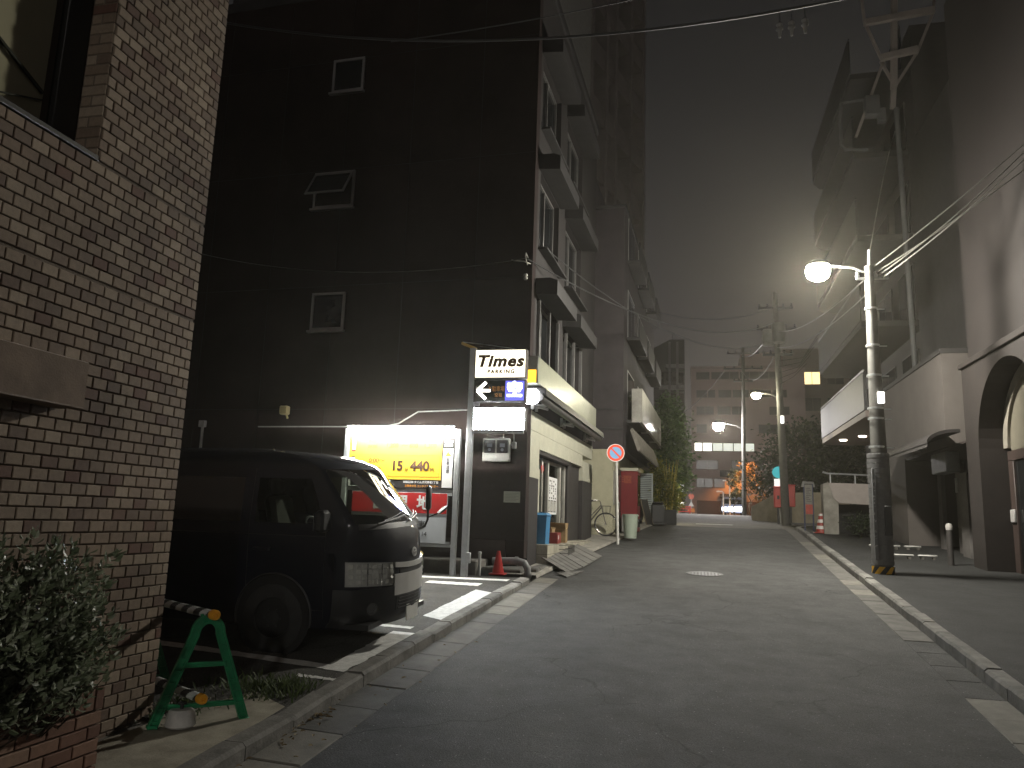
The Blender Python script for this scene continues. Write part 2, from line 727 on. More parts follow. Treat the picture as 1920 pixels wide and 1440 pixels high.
# concrete pad at the end of the brick building
mb = MB()
pad = [(-2.98, 3.6), (-2.96, 5.0), (-2.98, 5.55), (-3.42, 5.85), (-3.62, 5.25), (-3.75, 4.5), (-3.6, 3.4)]
top = [(x, y, zr(y) + .108) for x, y in pad]
mb.add(top + [(x, y, z - .1) for x, y, z in top], [tuple(range(7))] + [(i, (i + 1) % 7, 7 + (i + 1) % 7, 7 + i) for i in range(7)])
tag(mb.obj('concrete_pad', mat('pad_concrete', (.30, .275, .22), .95, var=.3, vs=4, bump=.3, bs=70), smooth=False), kind='structure')

# painted bay lines, each a thin worn sheet
lines = root('road_marking', None, None)
tag(lines, kind='structure')


def paint(pts, name='bay_line', dz=.005):
    """strip through quads of (x,y) with ragged edges"""
    mb = MB()
    (a, b, c, d) = [Vector(p) for p in pts]
    n = 26
    V = []
    for i in range(n + 1):
        t = i / n
        p, q = a.lerp(d, t), b.lerp(c, t)
        w = (q - p).normalized()
        p = p + w * R.uniform(-.012, .012)
        q = q + w * R.uniform(-.012, .012)
        for s in (p, q):
            V.append((s.x, s.y, lotz(s.x, s.y) + dz))
    mb.add(V, [(2 * i, 2 * i + 1, 2 * i + 3, 2 * i + 2) for i in range(n)])
    return mb.obj(name, white_paint, lines, smooth=False)


paint([(-3.22, 6.62), (-3.00, 6.58), (-2.95, 8.3), (-3.24, 8.33)])
paint([(-3.2, 6.78), (-3.23, 6.63), (-5.6, 7.05), (-5.6, 7.2)])
paint([(-2.95, 6.36), (-2.93, 6.29), (-3.32, 6.33), (-3.34, 6.41)])
paint([(-3.24, 9.3), (-2.95, 9.12), (-2.90, 11.4), (-3.22, 11.62)])
paint([(-3.1, 8.62), (-3.1, 8.5), (-4.3, 8.62), (-4.3, 8.74)])
paint([(-3.0, 12.92), (-3.0, 12.72), (-6.5, 12.5), (-6.5, 12.72)])
paint([(-3.3, 12.3), (-3.3, 12.0), (-4.2, 12.05), (-4.2, 12.3)])
mb = MB()      # far stop line on the crest
mb.grid(lambda t, y: (lerp(.1, 1.5, t), y, zr(y) + .012), [0, 1], [31.6, 31.9])
mb.obj('stop_line', white_paint, lines)
mb = MB()      # tarmac seam across the road
mb.grid(lambda t, y: (lerp(xl(y) + .4, xr(y) - .36, t), y, zr(y) + .016), frange(0, 1, 9), [29.3, 29.6, 30.2])
mb.obj('asphalt_seam', asph_old, lines)

# manhole cover
mh = root('manhole_cover', 'round pale iron manhole cover in the middle of the road', 'manhole cover', (.20, 15.45, zr(15.45) + .018), rot=(math.atan(.063), 0, 0))
mb = MB()
iron = mat('worn_iron', (.15, .15, .145), .5, .4, var=.35, vs=14, bump=.4, bs=60)
mb.lathe([(.345, -.02), (.345, .004), (.31, .004), (.31, -.002), (.3, -.002)], 32)
mb.obj('rim', mat('rim_iron', (.10, .10, .095), .6, .4), mh)
mb = MB()
mb.lathe([(.298, -.02), (.298, .003), (.0, .003)], 32)
for i in range(-4, 5):
    for j in range(-4, 5):
        if math.hypot(i, j) < 4.3:
            mb.box(i * .062 - .018, j * .062 - .018, .003, i * .062 + .018, j * .062 + .018, .008)
mb.obj('lid', iron, mh)

# ================================================================== BRICK BUILDING
XB, YB = -3.82, 5.16
bb = root('brick_building', 'tan brick building corner at the near left with a dark framed window', 'building', (XB, YB, 0))
mortar = mat('mortar', (.135, .108, .083), .95, var=.2, vs=20, bump=.4)
stops_wall = [(0, (.115, .055, .038)), (.08, (.115, .07, .05)), (.14, (.12, .085, .062)), (.24, (.165, .118, .085)), (.55, (.205, .152, .108)), (.85, (.235, .18, .13)), (1, (.29, .23, .17))]
bm_obj = brick_mat('tan_brick', True, stops_wall)
bm_isl = brick_mat('tan_brick_far', False, stops_wall)
WY, WZ = -1.17, 4.145        # window edge (local y, z)
mb = MB()
T = .35
mb.box(-T, -9, -.6, -.008, 0, WZ)
mb.box(-T, WY, WZ, -.008, 0, 9)
mb.box(-T, -9, 8.2, -.008, WY, 9)
mb.obj('wall', mortar, bb, smooth=False)
mb = MB()
mb.box(-9, -.3, -.6, -T, 0, 9)
mb.obj('side_wall', mat('side_tile', (.10, .07, .055), .8), bb, smooth=False)
mb = MB()
mb.box(-9, -9.0, 8.7, -T - .01, -.31, 9)
mb.obj('roof', concrete_dark, bb)


def brick_geo(mb, w, h, d, M=None, c=.004):
    V = [(0, -w / 2, -h / 2), (0, w / 2, -h / 2), (0, w / 2, h / 2), (0, -w / 2, h / 2)]
    V += [(d - c, a, b) for (_, a, b) in V]
    V += [(d, a - c * (1 if a > 0 else -1), b - c * (1 if b > 0 else -1)) for (_, a, b) in V[:4]]
    F = []
    for k in (0, 4):
        F += [(k + i, k + (i + 1) % 4, k + 4 + (i + 1) % 4, k + 4 + i) for i in range(4)]
    F.append((8, 9, 10, 11))
    if M is not None:
        V = [tuple(M @ Vector(p)) for p in V]
    mb.add(V, F)


RZ = .0765
BW = .1285
bricks = []
segs = [(.10, 3.335), (3.352, 4.122), (4.140, 7.2)]
row = 0
for a, b in segs:
    n = max(1, round((b - a) / RZ))
    h = (b - a) / n
    for i in range(n):
        z = a + (i + .5) * h
        off = (row % 2) * BW / 2
        yy = 0.0 - off
        if off:
            bricks.append((-.032, z, .058, h - .009))
        while yy > -3.75:
            yc = yy - BW / 2
            if z > WZ and yy - BW < WY - .001:
                w_ = yy - WY
                if w_ > .02:
                    bricks.append((yy - w_ / 2 - .004, z, w_ - .008, h - .009))
                break
            bricks.append((yc, z, BW - .009, h - .009))
            yy -= BW
        row += 1
inview = []
for i, (yc, z, w, h) in enumerate(bricks):
    p = px_of((XB, YB + yc, z))
    ok = p and 0 < p[0] < 1 and 0 < p[1] < 1 and w > .1
    if ok and (p[0] < .11 and p[1] > .66) or (p and p[0] < .1 and p[1] > .9):
        ok = False
    # seen size grows with nearness and with how squarely it faces the lens
    sz = 0
    if ok:
        d = Vector((XB, YB + yc, z - 1.9))
        sz = abs(d.x) / d.length ** 3
    inview.append((sz if ok else -1, i))
inview.sort(reverse=True)
single = set(i for s_, i in inview[:300] if s_ > 0)
meshes = {}
rest = MB()
for i, (yc, z, w, h) in enumerate(bricks):
    dj = .008 + R.uniform(-.0015, .0015)
    if i in single:
        key = (round(w, 3), round(h, 4))
        if key not in meshes:
            m_ = MB()
            brick_geo(m_, w, h, .016)
            meshes[key] = m_.mesh('brick', bm_obj, smooth=False)
        put('brick', meshes[key], bb, (-.008 + R.uniform(-.0012, .0012), yc, z), (R.uniform(-.004, .004), 0, 0))
    else:
        brick_geo(rest, w, h, .016 + R.uniform(-.001, .001), Matrix.Translation((-.008, yc, z)))
# bricks that line the window jamb (they face the camera) and the corner returns
z = WZ + RZ / 2
k = 0
while z < 8:
    for x in ((-.05, .105), (-.147, .08)) if k % 2 else ((-.095, .195),):
        brick_geo(rest, x[1] - .008, RZ - .009, .010, Matrix.Translation((x[0], WY + .004, z)) @ Matrix.Rotation(-PI / 2, 4, 'Z'))
    z += RZ
    k += 1
tag(rest.obj('brickwork', bm_isl, bb, smooth=False), kind='stuff')
# window: frame, pane, blind behind
fr = MB()
fx = -.185
fr.box(fx - .06, WY - .2, WZ + .02, fx, WY - .012, 8.1, .006)
fr.box(fx - .06, -9, WZ + .02, fx, WY - .2, WZ + .075, .006)
fr.box(fx - .06, WY - 1.75, WZ + .075, fx, WY - 1.65, 8.1, .006)
wf = fr.obj('window', mat('bronze_frame', (.012, .011, .010), .45, .3), bb)
mb = MB()
mb.box(fx - .045, -9, WZ + .076, fx - .037, WY - .201, 8.1)
mb.obj('pane', glass('window_pane', (.92, .92, .88), .03, .08), wf)
mb = MB()
mb.grid(lambda y, z: (fx - .075 + .006 * math.sin(y * 9), y, z), frange(-9, WY - .23, 60), [WZ - .0, 6, 8.1])
mb.obj('blind', mat('beige_blind', (.62, .58, .47), .9, var=.12, vs=1.5), wf)  # pale tone added in place of the pane's bright reflection
mb = MB()
mb.box(fx - .9, -9, WZ - .2, fx - .85, WY, 8.2)
mb.obj('room_back', dark_plastic, wf)
mb = MB()
mb.beam((fx - .058, WY - .25, WZ + .35), (fx - .058, WY - 1.6, WZ + .95), .018)
mb.beam((fx - .056, WY - .25, WZ + .30), (fx - .056, WY - .9, WZ + .05), .01)
mb.obj('wire_shadow', dark_plastic, wf)  # dark bars drawn in place of wire shadows on the blind
mb = MB()
mb.box(-.18, -9, WZ - .02, .02, WY - .002, WZ + .016, .004)
mb.obj('window_sill', mat('sill_metal', (.03, .028, .026), .5, .3), bb)
# brick box that sticks out of the wall
bx = MB()
bx.box(0.010, -9, 2.47, .20, -1.215, 2.76, .008)
bx.obj('projecting_lintel', mat('lintel_brown', (.15, .108, .078), .85, var=.25, vs=5, bump=.3), bb)

# ================================================================== PLANTER
PX, PY = -3.40, 4.13
pl = root('brick_planter', 'low reddish brick planter against the tan wall under the shrub', 'planter', (PX, PY, zr(3.6)))
mb = MB()
mb.box(-.40, -7, -.3, -.012, -.012, .60)
mb.obj('core', mortar, pl, smooth=False)
stops_pl = [(0, (.10, .045, .03)), (.3, (.15, .075, .05)), (.7, (.19, .105, .07)), (1, (.23, .15, .105))]
po, pi_ = brick_mat('planter_brick', True, stops_pl), brick_mat('planter_brick_joined', False, stops_pl)
rest = MB()
pm, pm2 = MB(), MB()
brick_geo(pm, .19, .066, .022)
brick_geo(pm2, .066, .115, .022)
pm, pm2 = pm.mesh('brick', po, smooth=False), pm2.mesh('brick', po, smooth=False)
row = 0
z = -.16
while z < .50:
    yy = 0 - (row % 2) * .1
    if row % 2:
        hb = put('brick', pm, pl, (-.012, -.047, z))
        hb.scale = (1, .47, 1)
    while yy > -2.4:
        if yy > -1.7:
            put('brick', pm, pl, (-.012 + R.uniform(-.002, .002), yy - .1, z))
        else:
            brick_geo(rest, .19, .066, .022, Matrix.Translation((-.012, yy - .1, z)))
        yy -= .2
    brick_geo(rest, .17, .066, .012, Matrix.Translation((-.1, -.012, z)) @ Matrix.Rotation(PI / 2, 4, 'Z'))
    brick_geo(rest, .17, .066, .012, Matrix.Translation((-.29, -.012, z)) @ Matrix.Rotation(PI / 2, 4, 'Z'))
    z += .076
    row += 1
yy = 0
while yy > -2.4:        # soldier course on top
    if yy > -1.7:
        put('brick', pm2, pl, (-.012 + R.uniform(-.002, .004), yy - .036, .555))
    else:
        brick_geo(rest, .066, .115, .022, Matrix.Translation((-.012, yy - .036, .555)))
    yy -= .0745
tag(rest.obj('brickwork', pi_, pl, smooth=False), kind='stuff')
mb = MB()
mb.grid(lambda x, y: (x, y, .605 + R.uniform(0, .02)), frange(-.38, -.03, 6), frange(-6, -.03, 50))
mb.obj('soil', mat('soil', (.03, .022, .015), .95, bump=.6), pl)


# ================================================================== SHRUB
def leaf_mesh(mb, M, L, W, fold=.25):
    pts = [(0, 0, 0), (L * .3, W * .42, fold * W * .5), (L * .68, W * .36, fold * W * .4), (L, 0, -.12 * L), (L * .68, -W * .36, fold * W * .4), (L * .3, -W * .42, fold * W * .5), (L * .5, 0, -.02 * L)]
    F = [(0, 6, 1), (1, 6, 2), (2, 6, 3), (3, 6, 4), (4, 6, 5), (5, 6, 0)]
    mb.add([tuple(M @ Vector(p)) for p in pts], F)


def rot_rand(rg, updir=None):
    a = rg.uniform(0, 2 * PI)
    el = rg.uniform(-.5, 1.1)
    return Matrix.Rotation(a, 4, 'Z') @ Matrix.Rotation(-el, 4, 'Y') @ Matrix.Rotation(rg.uniform(-.9, .9), 4, 'X')


sh = root('shrub', 'leafy evergreen shrub spilling over the brick planter at the near left', 'shrub', (-3.45, 3.2, .85))
rg = random.Random(5)
stops_leaf = [(0, (.075, .095, .052)), (.4, (.14, .168, .10)), (.75, (.21, .235, .155)), (1, (.38, .40, .31))]
lm_o = leaf_mat('shrub_leaf', stops_leaf, .36, True, .15)
lm_i = leaf_mat('shrub_leaf_inner', stops_leaf, .36, False, .15)
lmesh = []
for L, W in ((.062, .036), (.054, .032), (.046, .028)):
    m_ = MB()
    leaf_mesh(m_, Matrix.Identity(4), L, W)
    lmesh.append(m_.mesh('leaf', lm_o, recalc=False))
stem_mb, inner, outer = MB(), MB(), []
blobs = [((.02, -.15, .42), (.34, .52, .44)), ((.10, .35, .50), (.30, .42, .42)), ((.06, .14, .20), (.36, .52, .30)), ((.0, -.9, .4), (.42, .6, .5)), ((.06, -.35, .78), (.22, .35, .24)),
         ((.12, .46, .26), (.24, .34, .28)), ((0, -1.6, .3), (.4, .6, .5))]
for (c, r_) in blobs:
    for k in range(230):
        d = Vector((rg.gauss(0, 1), rg.gauss(0, 1), rg.gauss(0, 1)))
        d.normalize()
        q = rg.uniform(.5, 1.04) * (1 + .16 * math.sin(7 * d.x + 5 * d.z + 3 * d.y))
        tip = Vector((c[0] + d.x * r_[0] * q, c[1] + d.y * r_[1] * q, c[2] + d.z * r_[2] * q))
        if tip.x < -.36 or tip.z < -.02:
            continue
        base = Vector((c[0] * .3, c[1] + (tip.y - c[1]) * .4, max(-.2, tip.z - .25 - .2 * rg.random())))
        if k % 3 == 0:
            stem_mb.tube([base, base.lerp(tip, .5) + Vector((0, 0, -.02)), tip], [.006, .004, .0015], 4, cap=False)
        ax = (tip - base).normalized()
        for j in range(9):
            s = j * .017
            p = tip - ax * s + Vector((rg.gauss(0, .006), rg.gauss(0, .006), rg.gauss(0, .006)))
            a = j * 2.4 + rg.uniform(-.3, .3)
            Z = ax
            X = Z.orthogonal().normalized()
            Y = Z.cross(X)
            out = (X * math.cos(a) + Y * math.sin(a)) * (.6 + .06 * j) + Z * (1.0 - .09 * j)
            out.normalize()
            side = out.cross(Z)
            if side.length < .01:
                side = X
            side.normalize()
            nn = side.cross(out) * -1
            M = Matrix((out, side, out.cross(side))).transposed().to_4x4()
            M = M @ Matrix.Rotation(rg.uniform(-.5, .5), 4, 'X')
            M.translation = p
            sc = rg.uniform(.75, 1.2) * (.75 if j < 2 else 1)
            w = p + Vector((-3.45, 3.2, .85))
            pp = px_of(w)
            vis = pp and 0 < pp[0] < .13 and .63 < pp[1] < .95 and q > .85 and d.x - .3 * d.y > -.2
            outer.append((w.length if vis else 99, M, sc))
outer.sort(key=lambda t: t[0])
for i, (dd, M, sc) in enumerate(outer):
    if dd < 90 and i % 8 == 0 and i < 2400:
        o = put('leaf', lmesh[i % 3], sh)
        o.matrix_local = M @ Matrix.Scale(sc, 4)
    else:
        leaf_mesh(inner, M, .055 * sc, .033 * sc)
tag(inner.obj('foliage', lm_i, sh, recalc=False), kind='stuff')
stem_mb.obj('stem', mat('twig', (.06, .045, .03), .8), sh)

# weeds and litter along the kerb
wd = MB()
rg = random.Random(9)
for k in range(900):
    if k < 520:
        x, y_ = -3.3 + rg.gauss(0, .26), 5.95 + rg.gauss(0, .13)
        hgt = rg.uniform(.03, .10)
    elif k < 700:
        x, y_ = -3.25 + rg.gauss(0, .12), rg.uniform(5.6, 6.3)
        hgt = rg.uniform(.015, .05)
    else:
        x, y_ = -3.7 + rg.gauss(0, .12), 5.35 + rg.gauss(0, .15)
        hgt = rg.uniform(.02, .06)
    if x > -2.97:
        continue
    z0 = lotz(x, y_) - .005
    a = rg.uniform(0, 2 * PI)
    b = rg.uniform(.2, 1.0) * hgt
    w_ = .004 + .006 * rg.random()
    dx, dy = math.cos(a), math.sin(a)
    wd.add([(x - dy * w_, y_ + dx * w_, z0), (x + dy * w_, y_ - dx * w_, z0), (x + dx * b * .5 + dy * w_, y_ + dy * b * .5 - dx * w_, z0 + hgt * .7), (x + dx * b, y_ + dy * b, z0 + hgt)],
           [(0, 1, 2), (0, 2, 3)])
tag(wd.obj('weeds', leaf_mat('weed_leaf', [(0, (.04, .06, .02)), (1, (.10, .13, .05))], .7), recalc=False), kind='stuff')
lt = MB()
for k in range(60):
    x, y_ = (-2.80 + abs(rg.gauss(0, .05)), rg.gauss(5.5, .28)) if k < 36 else (-2.6 + rg.uniform(-.2, .3), rg.uniform(4.6, 9))
    M = Matrix.Translation((x, y_, zr(y_) + .022 + rg.random() * .012)) @ Matrix.Rotation(rg.uniform(0, 6), 4, 'Z') @ Matrix.Rotation(rg.uniform(-.4, .4), 4, 'X')
    leaf_mesh(lt, M, rg.uniform(.03, .06), rg.uniform(.02, .035), .5)
tag(lt.obj('fallen_leaves', leaf_mat('dry_leaf', [(0, (.12, .08, .04)), (1, (.26, .2, .11))], .8), recalc=False), kind='stuff')

# ================================================================== BARRICADE
green = mat('green_plastic', (.012, .20, .08), .45, var=.25, vs=12)
stripe_b = mat('pole_black', (.02, .02, .02), .4, var=.2)
stripe_w = mat('pole_white', (.60, .62, .62), .4, var=.1)
orange_cap = mat('orange_cap', (.75, .33, .02), .4, var=.1)


def trestle(loc, rz, label):
    t = root('barricade_trestle', label, 'barricade', loc, rz, 'green barricade trestles')
    mb = MB()
    w, h = .30, .70       # half foot spread, height (local y across, z up)
    N = 14
    path = []
    for i in range(8):
        s = i / 7
        path.append((lerp(-w, -.085, s), lerp(0, h - .10, s)))
    for i in range(1, N):
        a = PI - PI * i / N
        path.append((.085 * math.cos(a), h - .10 + .10 * math.sin(a)))
    for i in range(8):
        s = i / 7
        path.append((lerp(.085, w, s), lerp(h - .10, 0, s)))
    # channel section: web plus two flanges
    for (off, wid, x0, x1) in ((0, .052, -.006, .006), (-.026, .010, -.026, .026), (.026, .010, -.026, .026)):
        V, F = [], []
        n = len(path)
        for i, p in enumerate(path):
            a, b = Vector(path[max(0, i - 1)]), Vector(path[min(n - 1, i + 1)])
            d = (b - a).normalized()
            nrm = Vector((-d.y, d.x))
            c = Vector(p) + nrm * off
            for q, x in ((-wid / 2, x0), (wid / 2, x0), (wid / 2, x1), (-wid / 2, x1)):
                e = c + nrm * q
                V.append((x, e.x, e.y))
        for i in range(n - 1):
            F += [(4 * i + k, 4 * i + (k + 1) % 4, 4 * i + 4 + (k + 1) % 4, 4 * i + 4 + k) for k in range(4)]
        F += [(0, 1, 2, 3), (4 * n - 4, 4 * n - 3, 4 * n - 2, 4 * n - 1)]
        mb.add(V, F)
    for i in range(7):        # ribs in the channel
        for s in (-1, 1):
            f = (i + .5) / 7.5
            yy, zz = s * lerp(w, .085, f), lerp(0, h - .10, f)
            mb.box(-.02, yy - .02, zz - .004, .02, yy + .02, zz + .004)
    mb.obj('frame', green, t)
    mb = MB()
    for zz in (.13, .40):
        yy = lerp(w, .085, zz / (h - .1)) - .01
        mb.box(-.018, -yy, zz - .008, .018, yy, zz + .008, .003)
        mb.box(-.005, -yy, zz - .026, .005, yy, zz + .0, .002)
    mb.obj('crossbar', green, t)
    mb = MB()
    for s in (-1, 1):
        mb.box(-.035, s * w - .035, -.004, .035, s * w + .035, .02, .006)
    mb.obj('foot', green, t)
    mb = MB()       # cradle on top
    pts = [(0, .05 * math.cos(a), h + .035 + .05 * math.sin(a)) for a in frange(PI, 2 * PI, 9)]
    mb.tube(pts, .012, 6)
    mb.obj('cradle', green, t)
    return t


def spole(p, q, label, r_=.030):
    p, q = Vector(p), Vector(q)
    d = q - p
    t = root('barricade_pole', label, 'barricade pole', p, group='striped barricade poles')
    zx = d.normalized()
    x = zx.orthogonal().normalized()
    M = Matrix((x, zx.cross(x), zx)).transposed().to_4x4()
    mb = MB()
    n, L = 16, d.length
    k = int(L / .0125)
    V = [tuple(M @ Vector((r_ * math.cos(2 * PI * j / n), r_ * math.sin(2 * PI * j / n), L * i / k))) for i in range(k + 1) for j in range(n)]
    mb.v = V
    for i in range(k):
        for j in range(n):
            a, b = i * n + j, i * n + (j + 1) % n
            mb.f.append((a, b, b + n, a + n))
            mb.m.append(((i + j) // 8) % 2)
    mb.obj('striped_tube', [stripe_b, stripe_w], t, recalc=False)
    mb = MB()
    mb.lathe([(r_ * 1.18, .04), (r_ * 1.18, -.006), (r_ * 1.0, -.016), (r_ * .45, -.016), (r_ * .4, -.005), (.001, -.005)], 18)
    mb.v = [tuple(M @ Vector(v)) for v in mb.v]
    mb.obj('end_cap', orange_cap, t)
    return t


tz = zr(5.04) + .108
ang = math.atan2(.38, .40) - PI / 2
tr1 = trestle((-3.35, 5.04, tz), ang, 'green A-frame barricade trestle standing in full view on the concrete pad')
tr2 = trestle((-4.42, 5.66, tz - .02), ang, 'green barricade trestle mostly hidden behind the brick building corner')
ux, uy = -.86, .51
spole((-3.27, 4.99, tz + .735), (-3.27 + ux * 1.5, 4.99 + uy * 1.5, tz + .735), 'upper black and white striped pole with orange cap on the trestle tops')
spole((-3.30, 4.98, tz + .175), (-3.30 + ux * 1.5, 4.98 + uy * 1.5, tz + .175), 'lower black and white striped pole with orange cap between the trestle legs')
wb = root('weight_block', 'white round weight on the ground between the trestle legs', 'weight', (-3.42, 4.93, tz))
mb = MB()
mb.lathe([(.085, 0), (.10, .012), (.085, .10), (.07, .115), (.0, .115)], 20)
mb.obj('body', mat('white_weight', (.5, .49, .47), .7, var=.2, vs=9), wb)
mb = MB()
mb.lathe([(.012, .11), (.012, .14), (.03, .145), (.03, .155), (.0, .155)], 10)
mb.obj('knob', dark_plastic, wb)
tb = MB()
rg = random.Random(3)
for k in range(70):
    x, y_ = -3.72 + rg.gauss(0, .12), 5.3 + rg.gauss(0, .16)
    s = rg.uniform(.008, .028)
    M = Matrix.Translation((x, y_, zr(y_) + .10)) @ Matrix.Rotation(rg.uniform(0, 6), 4, 'Z') @ Matrix.Rotation(rg.uniform(0, 1), 4, 'X')
    tb.box(-s, -s * .7, -s * .5, s, s * .7, s * .5, s * .2, M=M)
tag(tb.obj('rubble', concrete, smooth=False), kind='stuff')

# ================================================================== VAN
paint_v = mat('van_paint', (.003, .004, .011), .5, .0, var=.1, vs=1.5, coat=.6, spec=.12)
grey_pl = mat('van_silver_grille', (.46, .45, .43), .42, .0, var=.08)
black_pl = mat('van_black_trim', (.009, .009, .010), .5, var=.15)
chrome = mat('chrome', (.75, .75, .75), .12, 1.0, var=.03)
vglass = glass('van_glass', (.58, .62, .56), .012, .10)
vdark = mat('van_privacy_glass', (.004, .004, .005), .05, var=.1, coat=.5)

PROF = [(.24, -.10, .79), (.34, -.02, .83), (.52, 0, .845), (.70, 0, .8475), (.86, -.004, .8475), (.98, -.016, .8475), (1.08, -.034, .845), (1.17, -.062, .842), (1.235, -.092, .836),
        (1.30, -.15, .828), (1.45, -.295, .808), (1.60, -.44, .785), (1.74, -.58, .765), (1.80, -.66, .745), (1.86, -.80, .70), (1.91, -1.0, .62), (1.95, -1.35, .45), (1.97, -1.7, .2)]
DX = [(0, 0), (.2, -.01), (.4, -.045), (.5, -.075), (.6, -.115), (.72, -.175), (.82, -.235), (.9, -.295), (.95, -.35), (.985, -.42), (1.0, -.50)]
DK = [(.24, 1.0), (.95, 1.0), (1.25, .62), (1.74, .30), (1.97, .25)]


def vx(z):
    return table([(p[0], p[1]) for p in PROF], z)


def vw(z):
    return table([(p[0], p[2]) for p in PROF], z)


def smooth_dx(t):
    return table(DX, t)


def surf(t, z, off=0.0):
    """front surface of the body: t from -1 (near side) to 1 (far side)"""
    def P(t, z):
        a = min(1, abs(t))
        return Vector((vx(z) + smooth_dx(a) * table(DK, z), math.copysign(a, t) * vw(z), z))
    p = P(t, z)
    if off:
        e = .012
        du = P(min(1, t + e), z) - P(max(-1, t - e), z)
        dv = P(t, z + e) - P(t, z - e)
        n = dv.cross(du)
        n.normalize()
        if n.x < 0:
            n = -n
        p = p + n * off
    return p


van = root('parked_van', 'dark navy van parked nose to the street beside the brick building', 'van', (-2.86, 7.89, lotz(0, 7.89)), rot=(math.atan(.061), 0, 0))
tcols = [t for t, _ in DX]
tsub = []
for a, b in zip(tcols, tcols[1:]):
    tsub += [a, (a + b) / 2]
tsub.append(1.0)
sidex = [('r', -.52), ('r', -.60), ('a', -1.38), ('a', -1.47), ('a', -1.54), ('a', -2.75), ('a', -2.85), ('a', -4.25), ('a', -4.50), ('a', -4.62)]
zs = []
for a, b in zip(PROF, PROF[1:]):
    zs += [a[0], (a[0] + b[0]) / 2]
zs.append(PROF[-1][0])
cols = [('f', t) for t in tsub] + sidex + [('e', .98, -4.66), ('e', .90, -4.69), ('e', .5, -4.695), ('e', 0, -4.695)]


RK = [(.24, 1.0), (1.2, .92), (1.72, .46), (1.97, .4)]


def vp(c, z, s):
    w = vw(z)
    if c[0] == 'f':
        return (vx(z) + smooth_dx(c[1]) * table(DK, z), s * c[1] * w, z)
    if c[0] == 'r':
        return (vx(z) + c[1] * table(RK, z), s * w, z)
    if c[0] == 'a':
        x = c[1]
        return (min(x, vx(z) - .34), s * w, z)
    return (c[2] + (.04 if z > 1.5 else 0) + .1 * max(0, z - 1.5), s * c[1] * w, z)


body, wsh = MB(), MB()
fwins, rwins = [MB(), MB()], [MB(), MB(), MB(), MB()]
nf = len(tsub)
for s in (-1, 1):
    grid = [[vp(c, z, s) for c in cols] for z in zs]
    for i in range(len(zs) - 1):
        for j in range(len(cols) - 1):
            q = [grid[i][j], grid[i][j + 1], grid[i + 1][j + 1], grid[i + 1][j]]
            zm = (zs[i] + zs[i + 1]) / 2
            tgt = body
            if 1.24 < zm < 1.76 and j < nf - 1 and tsub[j + 1] <= .951:
                tgt = wsh
            elif 1.22 < zm < 1.69 and j == nf + 1:
                tgt = fwins[s > 0]
            elif 1.22 < zm < 1.69 and j in (nf + 4, nf + 6):
                tgt = rwins[2 * (s > 0) + (j == nf + 6)]
            if zm > .5 or True:
                tgt.add(q if s < 0 else q[::-1], [(0, 1, 2, 3)])


def weld(mb, name, mats, parent, inset=0.0):
    me = mb.mesh(name, mats, recalc=False, angle=60)
    bm = bmesh.new()
    bm.from_mesh(me)
    bmesh.ops.remove_doubles(bm, verts=bm.verts, dist=.0015)
    for f in bm.faces:
        f.smooth = True
    bm.to_mesh(me)
    bm.free()
    o = put(name, me, parent)
    if inset:
        o.location.x = -inset
    return o


rf = MB()      # roof skin closes the top
n_ = len(cols)
for s in (-1, 1):
    top = [vp(c, zs[-1], s) for c in cols]
    for a, b in zip(top, top[1:]):
        body.add([a, b, (b[0], 0, 1.98), (a[0], 0, 1.98)], [(0, 1, 2, 3)])
weld(body, 'body', paint_v, van)
weld(wsh, 'windscreen', vglass, van, .006)
for q in fwins:
    weld(q, 'door_glass', vglass, van)
for q in rwins:
    weld(q, 'side_glass', vdark, van)
mb = MB()      # floor and rear wall so that the body is closed
mb.box(-4.6, -.78, .25, -.15, .78, .30)
mb.box(-4.2, -.78, .3, -2.3, .78, 1.2)
mb.obj('floor_pan', black_pl, van)
mb = MB()      # dashboard
mb.grid(lambda t, y: (lerp(-.30, -.75, t) , y * .76, 1.13 + .06 * math.sin(PI * t) - .04 * t), frange(0, 1, 7), frange(-1, 1, 9))
mb.box(-.75, -.74, .7, -.45, .74, 1.08, .03)
mb.obj('dashboard', mat('dash_plastic', (.20, .19, .16), .6), van)
mb = MB()
for y in (-.38, .38):
    mb.box(-1.75, y - .26, .75, -1.15, y + .26, .92, .06)
    M = Matrix.Translation((-1.72, y, .9)) @ Matrix.Rotation(rad(-12), 4, 'Y')
    mb.box(-.07, -.24, 0, .07, .24, .56, .05, M=M)
    mb.box(-.05, -.13, .58, .05, .13, .76, .04, M=M)
mb.obj('seat', mat('seat_cloth', (.07, .07, .065), .9), van)
mb = MB()
mb.tube([Vector((-.92, -.38, 1.12)) + Matrix.Rotation(rad(-35), 3, 'Y') @ Vector((0, .185 * math.cos(a), .185 * math.sin(a))) for a in frange(0, 2 * PI, 25)], .014, 6)
mb.obj('steering_wheel', dark_plastic, van)
mb = MB()
mb.box(-.72, -.1, 1.60, -.69, .1, 1.67, .01)
mb.obj('rear_view_mirror', dark_plastic, van)


